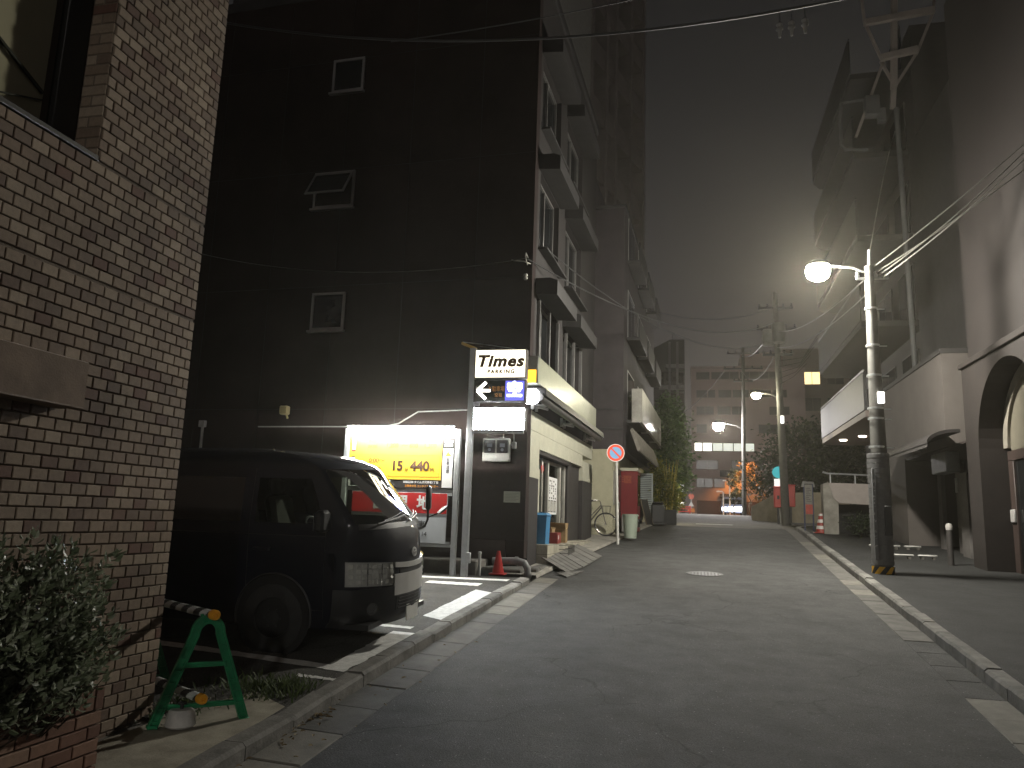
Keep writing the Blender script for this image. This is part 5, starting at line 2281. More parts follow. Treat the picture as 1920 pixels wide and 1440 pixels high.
for k in range(16):
    x, y = rg.uniform(-.28, .28), rg.uniform(-.28, .28)
    mb.tube([(x, y, 0), (x * 1.3, y * 1.3, .8), (x * 1.9 + rg.gauss(0, .05), y * 1.6, 1.7 + rg.random() * .3)], [.014, .012, .006], 5)
mb.obj('cane', mat('cane_yellow', (.42, .33, .06), .5), t)
mb = MB()
crown(mb, [((-.05, 0, .95), (.46, .42, .6)), ((.24, 0, .45), (.38, .36, .45)), ((-.25, 0, 1.5), (.36, .34, .45)), ((-.3, 0, .4), (.3, .3, .4))], 3600, .15, rg)
mb.obj('crown', lm_bam, t, recalc=False)

tree('dark_tree', 'broad dark evergreen tree mass behind the low beige wall', (5.4, 42, 2.3), 3.2,
     [((0, 0, 3.2), (2.0, 1.6, 1.9)), ((-1.5, 0, 2.2), (1.2, 1.2, 1.7)), ((1.8, 0, 2.6), (1.5, 1.4, 1.9)), ((.3, .3, 4.3), (1.3, 1.2, 1.0)), ((-.4, -.3, 1.6), (2.0, 1.3, 1.2))], 6500, .26, lm_dark, 21, 'dark trees on the right', .2)
tree('dark_tree', 'dark evergreen tree beside the balcony block', (8.6, 41, 2.3), 3.2,
     [((0, 0, 3.2), (2.0, 1.6, 2.0)), ((-1.5, 0, 2.2), (1.4, 1.2, 1.8)), ((1.4, 0, 2.6), (1.5, 1.4, 1.9))], 4000, .26, lm_dark, 22, 'dark trees on the right', .2)
tree('orange_tree', 'small street tree lit orange by a sodium lamp in front of the pink office', (3.75, 56.0, 2.6), 1.6,
     [((.0, 0, 2.9), (.65, .6, .75)), ((.35, 0, 2.0), (.6, .5, .6)), ((.7, 0, 1.3), (.45, .4, .5)), ((-.6, 0, 2.6), (.4, .4, .4))], 1300, .22, lm_org, 31, tr=.07)
tree('dark_street_tree', 'small dark street tree left of the orange lit tree', (2.7, 54.5, 2.6), 1.6,
     [((0, 0, 2.2), (.4, .4, .8)), ((.1, 0, 1.3), (.45, .4, .5))], 500, .2, lm_dark, 32, tr=.07)

# ================================================================== TOWER WITH BALCONIES
tw = root('balcony_tower', 'tall dark apartment tower with a lattice of recessed balconies', 'building', (-2.5, 40, 2.0), -rad(16.5))
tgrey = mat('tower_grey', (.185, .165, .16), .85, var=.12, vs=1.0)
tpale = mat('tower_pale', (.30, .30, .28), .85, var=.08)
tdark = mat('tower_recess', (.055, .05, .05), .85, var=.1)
TH = 46
mb = MB()
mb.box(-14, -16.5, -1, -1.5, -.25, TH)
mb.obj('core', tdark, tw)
mb = MB()
mb.box(-1.45, -16.5, 0, .02, -7.3, TH, .02)
mb.obj('blank_bay', tpale, tw)
mb = MB()
mb.box(-14.1, -16.6, TH, .1, .1, TH + .5)
mb.obj('roof', tdark, tw)
cols_y = [-.2, -2.1, -4.2, -5.4, -7.2]
for y in cols_y:
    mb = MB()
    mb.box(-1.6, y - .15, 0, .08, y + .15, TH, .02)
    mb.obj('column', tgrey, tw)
bmes, wmes = [], []
for y0, y1 in zip(cols_y, cols_y[1:]):
    m1, m2 = MB(), MB()
    L_ = y0 - y1 - .32
    m1.box(-1.45, -L_, -.22, 0.0, 0, -.02, .02)
    m1.box(-.12, -L_, -.02, 0.0, 0, .95, .02)
    m2.box(-1.498, -L_ + .2, .05, -1.44, -.2, 2.05)
    bmes.append(m1.mesh('balcony', tgrey))
    wmes.append(m2.mesh('window', dark_glass))
lampm = MB()
lampm.box(-.9, -.6, 2.45, -.7, -.4, 2.55, .02)
lampm = lampm.mesh('balcony_lamp', emis('balcony_lamp_glow', (1, .85, .7), .5))
rg = random.Random(4)
for k in range(15):
    z = 1.2 + k * 2.95
    for i, y in enumerate(cols_y[:-1]):
        b = put('balcony', bmes[i], tw, (0, y - .16, z))
        put('window', wmes[i], b, (0, 0, 0))
        if i == 0 and k > 1:
            put('balcony_lamp', lampm, b, (0, 0, 0))
# ================================================================== FAR GREY TOWER
gt = root('distant_grey_tower', 'distant grey residential tower with pale balcony bands', 'building', (-.9, 92, 2.5), rad(2))
mb = MB()
mb.prism([(-4.3, 0), (0, 0), (0, 21.2), (-1.7, 21.2), (-4.3, 19.8)], 0, 8, 'y')
mb.obj('body', mat('far_dark_grey', (.05, .052, .056), .9, var=.1), gt, smooth=False)
for k in range(7):
    mb = MB()
    mb.box(-3.0 if k else -2.2, -.5, 17.6 - k * 2.55, -.05, -.001, 18.1 - k * 2.55, .02)
    mb.obj('balcony_band', mat('far_pale', (.26, .26, .26), .9), gt)
for x in (-1.75, -.85):
    mb = MB()
    mb.box(x - .14, -.55, 4, x + .14, -.501, 20.8)
    mb.obj('fin', mat('far_fin', (.17, .17, .175), .9), gt)
for k in range(7):
    mb = MB()
    mb.box(-2.8, -.02, 15.6 - k * 2.55, -.1, -.0005, 17.2 - k * 2.55)
    mb.obj('window', dark_glass, gt)
mb = MB()
mb.tube([(-1.4, 1, 21.2), (-1.4, 1, 22.4)], .05, 6)
mb.obj('mast', hoodm, gt)
mb = MB()
mb.box(-3.95, -.03, 8.7, -3.75, -.001, 9.9)
mb.obj('lit_window', emis('stair_light', (1, .95, .8), 3.0), gt)

# ================================================================== PINK OFFICE
OB = 2.75
po_ = root('pink_office_building', 'pinkish office block with one row of brightly lit windows at the end of the street', 'building', (0, 75, 0))
pink = mat('pink_tile', (.30, .225, .205), .8, var=.06, vs=.8, bump=.1)
fdark = mat('far_window_dark', (.035, .033, .035), .3, var=.3)
ffr = mat('far_frame', (.12, .10, .10), .6)
WOB = 10.2
mb = MB()
mb.box(-.12, 0, OB - .4, WOB, 9, 16.7)
mb.obj('wall', pink, po_, smooth=False)
mb = MB()
mb.box(4.6, .8, 16.95, 8.4, 8, 18.4, .03)
mb.obj('penthouse', pink, po_)
mb = MB()
mb.box(-.2, -.08, 16.7, WOB + .08, 9.05, 16.95, .02)
mb.obj('roof', mat('pink_coping', (.22, .17, .16), .8), po_)
lit = emis('lit_office', (1.0, .97, .84), 2.2)
litdim = emis('lit_office_dim', (.80, .86, .74), .42)


def owin(a, b, z0, z1, m_, n=None):
    mb = MB()
    mb.box(a, -.04, z0, b, -.001, z1, .01)
    w_ = mb.obj('window', ffr, po_)
    n = n or max(1, round((b - a) / .85))
    for i in range(n):
        mb = MB()
        mb.box(lerp(a, b, i / n) + .04, -.048, z0 + .06, lerp(a, b, (i + 1) / n) - .04, -.0405, z1 - .06)
        mb.obj('pane', m_, w_)


for (z0, z1, spans) in ((15.66, 16.4, [(.35, 1.6), (1.75, 4.3), (4.4, 7.9)]), (13.9, 14.65, [(.35, 1.35), (1.42, 2.1), (2.4, 3.6), (3.7, 5.2), (5.3, 7.2), (7.3, 8.6)]),
                        (12.25, 13.05, [(.35, 1.95), (2.3, 3.5), (3.6, 4.9), (7.0, 8.8)]), (10.5, 11.35, [(.35, 1.3), (6.0, 8.8)]),
                        (7.05, 7.95, [(.3, 2.3), (3.5, 6.4), (7.2, 9)]), (5.35, 6.25, [(.3, 1.8), (1.9, 2.9), (4.9, 7.5)])):
    for a, b in spans:
        owin(a, b, z0, z1, fdark)
owin(.15, .85, 8.76, 9.6, lit, 1)
owin(.9, 1.75, 8.76, 9.6, lit, 1)
owin(1.8, 5.6, 8.76, 9.6, litdim, 4)
mb = MB()
mb.box(.35, -.05, OB - .3, 3.0, -.001, 4.15, .02)
mb.box(4.6, -.05, OB - .3, 6.6, -.001, 4.15, .02)
mb.obj('entrance', mat('entrance_dark', (.06, .03, .02), .6), po_)
ow = root('office_sign', 'dark name board on the pink office wall above the orange light', 'sign', (3.65, 74.93, 6.7))
mb = MB()
mb.box(-1.2, -.12, -.3, 1.2, 0, .3, .02)
mb.obj('board', black_ink, ow)
text('Mother', .40, (0, -.125, 0), mat('sign_dim_white', (.30, .28, .26), .6), ow)
ow = root('office_entrance_sign', 'low dark fascia sign over the pink office entrance', 'sign', (3.5, 74.9, 4.6))
mb = MB()
mb.box(-1.1, -.12, -.2, 1.1, 0, .22, .02)
mb.obj('board', black_ink, ow)
text('〇', .25, (-.5, -.125, 0), mat('sign_dim_white', (.30, .28, .26), .6), ow)

# lit kiosk van in the far street
kv = root('far_parked_van', 'small bluish van with a glowing white lettered panel far down the street', 'van', (3.35, 69.5, zr(69.5)))
mb = MB()
mb.prism([(-.95, .25), (.95, .25), (.98, .8), (.86, 1.45), (.72, 1.62), (-.72, 1.62), (-.86, 1.45), (-.98, .8)], 0, 3.4, 'y')
mb.obj('body', mat('kiosk_blue', (.22, .25, .36), .4), kv, smooth=False)
mb = MB()
mb.box(-.78, -.03, 1.0, .78, -.001, 1.42, .02)
mb.obj('rear_window', dark_glass, kv)
for x in (-.7, .7):
    mb = MB()
    mb.lathe([(.3, -.1), (.32, 0), (.3, .1), (0, .1)], 16, (x, .5, .31), 'x')
    mb.obj('wheel', rubber, kv)
mb = MB()
mb.box(-.93, -.05, .42, -.5, -.002, .72, .01)
mb.box(-.40, -.05, .38, .93, -.002, .78, .01)
mb.obj('glowing_panel', emis('kiosk_glow', (.93, .95, 1.0), 7.0), kv)

# ================================================================== APARTMENTS FAR RIGHT
fa = root('far_apartment_block', 'dim apartment block with one warm lit window behind the dark trees', 'building', (10.3, 92, 2.5), 0)
apt = mat('apartment_wall', (.23, .19, .17), .85, var=.1)
mb = MB()
mb.box(0, 0, -.5, 12, 9, 19.4)
mb.obj('wall', apt, fa, smooth=False)
mb = MB()
mb.box(-.1, -.1, 19.4, 12.1, 9.1, 19.8, .02)
mb.obj('roof', apt, fa)
warm = emis('warm_window', (1.0, .74, .36), .95)
for k in range(6):
    z = 15.6 - k * 3.05
    for i, (a, b) in enumerate(((.3, 1.7), (2.1, 3.9), (4.6, 6.4), (7, 9))):
        mb = MB()
        mb.box(a, -.05, z, b, -.001, z + 1.5, .01)
        w_ = mb.obj('window', ffr, fa)
        mb = MB()
        mb.box(a + .05, -.058, z + .05, (a + b) / 2 - .03, -.0505, z + 1.45)
        mb.box((a + b) / 2 + .03, -.058, z + .05, b - .05, -.0505, z + 1.45)
        mb.obj('pane', warm if (k, i) == (0, 1) else fdark, w_)
    mb = MB()
    mb.box(0, -.9, z - 1.3, 12, -.06, z - 1.1, .02)
    mb.box(0, -.9, z - 1.1, 12, -.82, z - .2, .02)
    mb.obj('balcony', apt, fa) if k in (2, 3, 4) else None
mb = MB()
mb.box(.75, -.95, 11.0, .95, -.9, 12.7, .01)
mb.obj('stair_lamp', emis('stair_tube', (1, .97, .9), 4.0), fa)

# ================================================================== RIGHT SIDE
RX = 5.6
rbz = zr(19)
br = root('arched_brown_building', 'reddish brown building with a tall arch and cream tympanum at the right edge', 'building', (RX, 17.9, 0))
rbrown = mat('red_brown_plaster', (.015, .0105, .009), .85, var=.3, vs=2, bump=.2, bs=60)
ubrown = mat('upper_brown', (.014, .010, .009), .85, var=.14, vs=2)
acream = mat('arch_cream', (.16, .145, .11), .8, var=.06)
# wall with an arched opening: y from -8 to 0, arch jamb at -.85
SP, JA, AR = 3.60, -.72, 1.55      # spring height, jamb y, radius
ay = JA - AR
mb = MB()
arch = [(JA, .6), (JA, SP)] + [(ay + AR * math.cos(a), SP + AR * math.sin(a)) for a in frange(0, PI, 25)[1:]] + [(ay - AR, .6)]
outer = [(0, .6), (0, 5.35), (-9, 5.35), (-9, .6)]


def wall_with_arch(mb, xa, xb, H, yend=-9.0):
    fr, bk_ = [], []
    for x in (xa, xb):
        pts = [(x, 0, .6), (x, 0, H)]
        mb_v = []
    n = 24
    prev = None
    for x in (xa, xb):
        mb.quad((x, 0, .6), (x, 0, H), (x, JA, H), (x, JA, .6))
        mb.quad((x, ay - AR, .6), (x, ay - AR, H), (x, yend, H), (x, yend, .6))
        for i in range(n):
            a0, a1 = PI * i / n, PI * (i + 1) / n
            p0, p1 = (ay + AR * math.cos(a0), SP + AR * math.sin(a0)), (ay + AR * math.cos(a1), SP + AR * math.sin(a1))
            mb.quad((x, p0[0], p0[1]), (x, p0[0], H), (x, p1[0], H), (x, p1[0], p1[1]))
    for i in range(n):
        a0, a1 = PI * i / n, PI * (i + 1) / n
        p0, p1 = (ay + AR * math.cos(a0), SP + AR * math.sin(a0)), (ay + AR * math.cos(a1), SP + AR * math.sin(a1))
        mb.quad((xa, *p0), (xa, *p1), (xb, *p1), (xb, *p0))
    mb.quad((xa, JA, .6), (xa, JA, SP), (xb, JA, SP), (xb, JA, .6))
    mb.quad((xa, ay - AR, .6), (xa, ay - AR, SP), (xb, ay - AR, SP), (xb, ay - AR, .6))
    mb.quad((xa, 0, .6), (xa, 0, H), (xb, 0, H), (xb, 0, .6))
    mb.quad((xa, 0, H), (xa, yend, H), (xb, yend, H), (xb, 0, H))


wall_with_arch(mb, 0, .75, 5.35)
mb.obj('arcade_wall', rbrown, br, recalc=False, smooth=False)
mb = MB()
mb.box(.76, -9, .6, 4, .0, 5.35)
mb.box(.15, -9, 5.36, 4, .0, 14)
mb.obj('upper_wall', ubrown, br, smooth=False)
mb = MB()
mb.box(-.06, -9, 5.35, .2, .03, 5.47, .01)
mb.obj('ledge', rbrown, br)
mb = MB()
n = 20
ri = AR - .22
mb.v = []
poly = [(ay + ri * math.cos(a), SP + ri * math.sin(a)) for a in frange(0, PI, n)]
mb.prism([(ay + ri, SP - .05)] + poly + [(ay - ri, SP - .05)], .50, .58, 'x')
mb.obj('tympanum', acream, br)
mb = MB()
ring = []
for r_ in (AR - .001, ri):
    pass
for i in range(n):
    a0, a1 = PI * i / n, PI * (i + 1) / n
    q = [(ay + r_ * math.cos(a), SP + r_ * math.sin(a)) for r_, a in ((AR - .002, a0), (AR - .002, a1), (ri + .001, a1), (ri + .001, a0))]
    mb.prism(q, .44, .56, 'x')
mb.obj('arch_ring', mat('arch_grey', (.22, .20, .165), .85), br)
mb = MB()
mb.box(.5, ay - AR + .002, SP - .25, .62, JA - .002, SP - .051, .01)
mb.box(.5, JA - .25, .6, .62, JA - .002, SP - .251, .01)
mb.box(.5, JA - 1.2, .6, .6, JA - 1.1, SP - .251, .01)
fr_o = mb.obj('door_frame', mat('frame_dark', (.045, .03, .026), .6), br)
mb = MB()
mb.box(.54, JA - 1.1, .6, .56, JA - .25, SP - .26)
mb.box(.54, ay - AR + .05, .6, .56, JA - 1.21, SP - .26)
mb.obj('door_glass', dark_glass, br)
mb = MB()
mb.box(.46, JA - .24, 2.15, .499, JA - .03, 2.4, .01)
mb.obj('intercom', mat('intercom_grey', (.38, .37, .36), .4), br)
mb = MB()
mb.box(.47, JA - 1.0, 1.35, .499, JA - .88, 1.5, .01)
mb.obj('lock_box', mat('intercom_grey', (.3, .3, .3), .4), br)

cb = root('concrete_entrance_building', 'grey rendered building with a curved dark canopy over its recessed entrance', 'building', (RX, 19.2, 0))
rend = mat('grey_render', (.095, .083, .076), .85, var=.12, vs=1.2, bump=.15, bs=50)
mb = MB()
mb.box(0, 3.6, .6, 3.5, 6.0, 6.0)
mb.box(0, 0, 3.85, 3.5, 3.599, 6.0)
mb.box(1.7, .15, .6, 3.5, 3.598, 3.849)
mb.box(.9, -1.2, 3.85, 3.5, -.002, 6.001)
mb.obj('wall', rend, cb, smooth=False)
mb = MB()
mb.box(-.03, -.02, 6.0, 3.55, 6.03, 6.12, .01)
mb.box(1.2, .2, 6.12, 5, 6.0, 14)
mb.obj('roof', mat('roof_dark', (.025, .023, .022), .8), cb)
mb = MB()
mb.grid(lambda t, y: (-.75 * math.sin(PI / 2 * t), y - .3 * t, 4.12 - .34 * (1 - math.cos(PI / 2 * t)) ), frange(0, 1, 9), [-1.0, 3.9])
mb.grid(lambda t, y: (-.75 * math.sin(PI / 2 * t) + .0, y - .3 * t, 4.05 - .36 * (1 - math.cos(PI / 2 * t))), frange(0, 1, 9), [-1.0, 3.9])
for y in (-1.0, 3.9):
    V = [(-.75 * math.sin(PI / 2 * t), y - .3 * t, 4.12 - .34 * (1 - math.cos(PI / 2 * t))) for t in frange(0, 1, 9)]
    W = [(-.75 * math.sin(PI / 2 * t), y - .3 * t, 4.05 - .36 * (1 - math.cos(PI / 2 * t))) for t in frange(0, 1, 9)]
    for i in range(8):
        mb.quad(V[i], V[i + 1], W[i + 1], W[i])
mb.obj('canopy', mat('canopy_dark', (.028, .024, .024), .7), cb)
mb = MB()
mb.box(.5, .46, .6, .58, 1.0, 3.3, .01)
mb.box(.7, 1.5, .6, .8, 1.9, 3.6, .01)
mb.box(.6, 2.7, .6, .7, 3.0, 3.6, .01)
mb.obj('entrance_post', mat('post_grey', (.13, .12, .115), .7), cb)
mb = MB()
mb.box(1.3, -1.19, .6, 1.69, 3.55, 3.84, .02)
mb.box(0.02, -1.19, 3.80, 1.3, 3.58, 3.845)
mb.obj('entrance_back', mat('entrance_brown', (.035, .026, .024), .7, var=.2), cb)
mb = MB()
mb.box(.1, .46, 3.3, .4, 1.6, 3.78, .02)
mb.obj('grey_board', mat('board_grey', (.16, .165, .16), .6), cb)
mb = MB()
mb.box(.44, 1.02, 2.85, .49, 1.06, 3.2, .004)
mb.obj('hand_rail', mat('rail_pale', (.45, .45, .43), .4), cb)
mb = MB()
mb.lathe([(.07, 0), (.06, .05), (0, .06)], 12, (-.3, 1.2, 3.82))
mb.lathe([(.05, 0), (.045, .05), (0, .06)], 12, (-.3, .6, 3.84))
mb.obj('canopy_lamp', mat('unlit_lamp', (.4, .38, .36), .4), cb)
for k, (y, x0, lab) in enumerate(((18.9, 4.0, 'white low parking stop bar nearer the pole on the right pavement'), (21.3, 4.3, 'white low parking stop bar nearer the grey building wall'))):
    t = root('stop_bar', lab, 'parking stop', (x0, y, zr(y) + .115), rad(8))
    mb = MB()
    mb.box(0, -.05, .06, .75, .05, .11, .02)
    mb.box(.85, -.05, .06, 1.25, .05, .11, .02)
    mb.obj('bar', mat('stop_white', (.48, .47, .45), .6, var=.2, vs=8), t)
    mb = MB()
    for x in (.08, .62, .9, 1.15):
        mb.box(x, -.04, 0, x + .06, .04, .06, .005)
    mb.obj('foot', concrete_dark, t)
t = root('bollard', 'short dark bollard with a pale cap by the brown arch wall', 'bollard', (5.2, 18.0, zr(18) + .115))
mb = MB()
mb.tube([(0, 0, 0), (0, 0, .72)], .06, 12)
mb.obj('post', mat('bollard_dark', (.05, .045, .043), .6), t)
mb = MB()
mb.lathe([(.065, .72), (.07, .80), (.05, .85), (0, .86)], 12)
mb.obj('cap', mat('bollard_cap', (.42, .40, .38), .5), t)

# apartment with lit balcony soffit
ab_ = root('balcony_apartment', 'right-hand apartment with a deep balcony slab lit by two downlights', 'building', (5.4, 26.0, 0))
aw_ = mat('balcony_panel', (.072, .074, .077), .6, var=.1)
mb = MB()
mb.box(1.9, .2, 1.5, 9, 10.0, 19)
mb.obj('wall', mat('apartment_tan', (.035, .032, .030), .85, var=.12), ab_, smooth=False)
dl = emis('downlight', (1.0, .86, .72), 14.0)
for k in range(5):
    z = 5.5 + k * 2.95
    mb = MB()
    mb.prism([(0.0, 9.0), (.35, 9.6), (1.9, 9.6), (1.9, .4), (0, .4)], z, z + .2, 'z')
    bpan = aw_ if k == 0 else mat('balcony_panel_unlit', (.028, .028, .028), .7)  # upper floors coloured dark where no lamp light reaches
    b_ = mb.obj('balcony_slab', mat('soffit_pink', (.34, .28, .25), .7, var=.05) if k == 0 else mat('soffit_unlit', (.022, .021, .020), .8), ab_, smooth=False)  # upper soffits get the darkness of unlit slabs as colour
    mb = MB()
    mb.box(-.03, .4, z + .21, .03, 9.0, z + 1.45, .008)
    mb.beam((0.0, 9.0, z + .83), (.35, 9.6, z + .83), .06, 1.24)
    mb.obj('balcony_front', bpan, b_)
    mb = MB()
    mb.tube([(0, .4, z + 1.52), (0, 9, z + 1.52)], .03, 6)
    for y in frange(.5, 9, 8):
        mb.tube([(0, y, z + 1.4), (0, y, z + 1.52)], .015, 5)
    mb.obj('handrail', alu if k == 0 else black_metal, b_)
    for y in (1.2, 4.2, 7.0):
        mb = MB()
        mb.box(1.86, y, z + .3, 1.895, y + 2, z + 2.4, .01)
        w_ = mb.obj('window', hoodm, ab_)
        mb = MB()
        mb.box(1.85, y + .06, z + .36, 1.859, y + .97, z + 2.34)
        mb.box(1.85, y + 1.03, z + .36, 1.859, y + 1.94, z + 2.34)
        mb.obj('pane', dark_glass, w_)
    if k == 0:
        for (x, y) in ((.55, 7.4), (1.0, 6.0)):
            mb = MB()
            mb.lathe([(.13, z - .03), (.13, z - .001), (0, z - .001)], 20, (x, y, 0))
            mb.obj('downlight', dl, b_)
mb = MB()
mb.box(1.0, 1.2, 3.7, 1.9, 2.0, 4.3, .02)
mb.obj('side_box', mat('side_box_grey', (.30, .27, .25), .7), ab_)
mb = MB()
mb.box(.55, .5, 1.6, .95, .9, 5.49, .02)
mb.box(1.2, .9, 1.6, 1.85, 1.19, 5.49, .02)
mb.obj('column', mat('column_grey', (.20, .19, .18), .8), ab_)

rw = root('ramp_wall', 'pale sloping concrete parapet with a pipe railing above the dark ramp opening', 'wall', (0, 26, 0))
mb = MB()
mb.prism([(4.14, 3.34), (5.6, 3.32), (5.6, 2.68), (4.42, 2.72), (4.28, 2.86)], -.05, .25, 'y')
mb.obj('parapet', mat('parapet_pale', (.34, .30, .28), .8, var=.08), rw, smooth=False)
mb = MB()
mb.prism([(3.98, 1.6), (3.98, 3.30), (4.13, 3.36), (4.42, 2.70), (4.40, 1.6)], .0, .5, 'y')
mb.obj('end_pier', concrete, rw, smooth=False)
mb = MB()
mb.tube([(4.15, .1, 3.64), (5.6, .1, 3.60)], .025, 8)
mb.tube([(4.0, .1, 3.68), (4.15, .1, 3.64)], .03, 8)
for x in (4.22, 4.95):
    mb.tube([(x, .1, 3.3), (x, .1, 3.62)], .02, 6)
mb.obj('railing', steel, rw)
mb = MB()
mb.box(4.41, .6, 1.6, 5.7, .7, 2.7)
mb.obj('dark_opening', mat('opening_black', (.01, .01, .01), .9), rw)  # black sheet in place of the shade inside the ramp
bs = root('clipped_bush', 'dark round bush in front of the ramp opening', 'bush', (4.85, 25.0, zr(25) + .11))
mb = MB()
crown(mb, [((0, 0, .35), (.45, .4, .38))], 900, .09, random.Random(6))
mb.obj('crown', lm_dark, bs, recalc=False)
mb = MB()
mb.tube([(0, 0, 0), (0, 0, .3)], .03, 6)
mb.obj('stem', bark, bs)
cone('striped_cone', 'red and white striped traffic cone beside the ramp wall', (3.93, 26.3, zr(26.3) + .12), .62, .17, mat('cone_dark_red', (.28, .03, .02), .5), ((.12, .22), (.32, .42), (.53, .60)))
inf = root('information_board', 'narrow standing information board with a red lower panel near the striped cone', 'sign board', (3.70, 27.2, zr(27.2) + .12), rad(20))
mb = MB()
for x in (-.15, .15):
    mb.tube([(x, 0, 0), (x, 0, 1.55)], .025, 8)
mb.obj('post', mat('navy_post', (.03, .04, .09), .5), inf)
mb = MB()
mb.box(-.13, -.03, .52, .13, .03, 1.5, .01)
pnl = mb.obj('panel', mat('board_grey2', (.22, .21, .19), .6), inf)
mb = MB()
mb.box(-.12, -.035, .54, .12, -.0305, .85, .002)
mb.obj('red_panel', mat('panel_red', (.42, .09, .07), .6, var=.2, vs=9), pnl)
mb = MB()
for k in range(8):
    mb.box(-.09, -.034, .95 + k * .06, .09 - .04 * (k % 3), -.0305, .965 + k * .06)
mb.obj('print_line', mat('grey_ink', (.05, .05, .05), .6), pnl)
mb = MB()
mb.tube([(-.2, 0, 1.42), (-.17, 0, 1.56), (.17, 0, 1.56), (.2, 0, 1.42)], .05, 8)
mb.obj('hood', mat('hood_grey', (.2, .2, .19), .5), inf)
lw_ = MB()
for i in range(12):
    t0, t1 = i / 12, (i + 1) / 12
    f_ = lambda t: (lerp(2.75, 6.6, t), 38.5 - 2.4 * t + .9 * (1 - t) ** 3, lerp(2.85, 3.5, min(1, t * 3.5)))
    a, b = f_(t0), f_(t1)
    lw_.add([(a[0], a[1], 1.9), (b[0], b[1], 1.9), (b[0], b[1], b[2]), (a[0], a[1], a[2]), (a[0], a[1] + .3, 1.9), (b[0], b[1] + .3, 1.9), (b[0], b[1] + .3, b[2]), (a[0], a[1] + .3, a[2])],
            [(0, 1, 2, 3), (5, 4, 7, 6), (3, 2, 6, 7), (0, 3, 7, 4), (1, 5, 6, 2)])
tag(lw_.obj('low_garden_wall', mat('beige_wall', (.24, .215, .175), .85, var=.2, vs=2), angle=25), 'low curved beige garden wall below the dark trees', 'wall')

# ================================================================== UTILITY POLES, LAMPS, WIRES
pole_c = mat('pole_concrete', (.10, .098, .090), .8, var=.2, vs=6, bump=.25, bs=60)
lampm_h = mat('lamp_housing_grey', (.20, .20, .19), .5, .4)
up_ = root('utility_pole', 'near grey concrete utility pole with yellow and black foot band at the right', 'utility pole', (3.46, 16.0, zr(16) + .11))
H0_ = 6.0
mb = MB()
mb.tube([(0, 0, -.1), (.02, 0, 2.2), (.0, 0, H0_)], [.165, .145, .085], 24)
mb.obj('shaft', pole_c, up_)
mb = MB()       # ribbed guard sheet on the lower half
prof = []
for i in range(22):
    z = .16 + i * .095
    prof += [(.196, z), (.196, z + .075), (.190, z + .078), (.190, z + .092)]
mb.lathe(prof, 32)
mb.obj('guard_sheet', mat('guard_grey', (.15, .15, .152), .65, var=.15, vs=8, bump=.3, bs=80), up_)
mb = MB()
yb, bk2 = mat('band_yellow', (.75, .42, .02), .5, var=.05), black_ink
n = 36
V, Fc, mi = [], [], []
for z, tw_ in ((.0, 0), (.13, 3)):
    for j in range(n):
        a = 2 * PI * (j + tw_) / n
        V.append((.201 * math.cos(a), .201 * math.sin(a), z))
mb.add(V, [(j, (j + 1) % n, n + (j + 1) % n, n + j) for j in range(n)])
mb.m = [0 if (j // 3) % 2 else 1 for j in range(n)]
mb.obj('warning_band', [yb, bk2], up_)
mb = MB()
for z in (2.35, 2.9, 3.1, 3.75, 4.35, 5.1):
    r_ = lerp(.147, .10, (z - 2.2) / 3.8)
    mb.lathe([(r_ + .008, z), (r_ + .010, z + .02), (r_ + .008, z + .04)], 20)
    mb.box(r_, -.02, z, r_ + .14, .02, z + .02, .004)
mb.obj('band', steel, up_)
mb = MB()
mb.box(-.17, -.215, .25, -.11, -.150, 1.95, .006)
adp = mb.obj('address_plate', mat('plate_dark_green', (.16, .165, .17), .5), up_)
mb = MB()
rg = random.Random(12)
for i in range(9):
    z = .45 + i * .15
    for q in range(4):
        xx = -.165 + rg.random() * .03
        zz = z + rg.random() * .09
        mb.box(xx, -.218, zz, xx + rg.uniform(.008, .025), -.2155, zz + rg.uniform(.008, .03))
tag(mb.obj('worn_print', mat('worn_white', (.40, .40, .40), .6), adp), kind='stuff')
mb = MB()
mb.box(.02, -.225, .7, .14, -.15, 1.25, .01)
mb.obj('cable_guard', dark_plastic, up_)
mb = MB()
mb.box(.01, -.19, 3.20, .13, -.135, 3.42, .008)
mb.obj('white_reflector_plate', emis('white_plate_glow', (1, .97, .90), 1.6), up_)  # reflective plate, not a lamp: its returned light is emission
mb = MB()
mb.tube([(0, 0, 5.9), (.02, 0, 6.35)], .03, 8)
mb.tube([(-.25, 0, 5.75), (.35, 0, 5.75)], .03, 6)
for x in (-.22, .12, .32):
    mb.lathe([(.03, 5.77), (.045, 5.81), (.025, 5.85), (.04, 5.88), (0, 5.9)], 10, (x, 0, 0))
mb.obj('crossarm', steel, up_)


def lamp_head(name, label, base, arm, col, strength, r_=.16, group='lit street lamps', rz=0.0):
    """arm from the pole at base to arm (offset), glowing bowl under a hood at the end"""
    t = root(name, label, 'street lamp', base, rz, group)
    a = Vector(arm)
    mb = MB()
    mb.tube([(0, 0, 0), (a.x * .3, a.y * .3, a.z * .8), (a.x * .7, a.y * .7, a.z + .02), tuple(a)], .024, 8)
    mb.obj('arm', lampm_h, t)
    mb = MB()
    k = r_ / .16
    mb.lathe([(.02 * k, .12 * k), (.08 * k, .105 * k), (.145 * k, .05 * k), (.158 * k, .02 * k), (.15 * k, .02 * k), (.0, .03 * k)], 24, tuple(a))
    mb.obj('hood', lampm_h, t)
    mb = MB()
    mb.lathe([(.14 * k, .018 * k), (.165 * k, -.03 * k), (.165 * k, -.08 * k), (.14 * k, -.14 * k), (.09 * k, -.18 * k), (.04 * k, -.197 * k), (.0, -.20 * k)], 20, tuple(a))
    mb.obj('glowing_bowl', emis(name + '_glow_%d' % int(strength), col, strength), t)
    return t


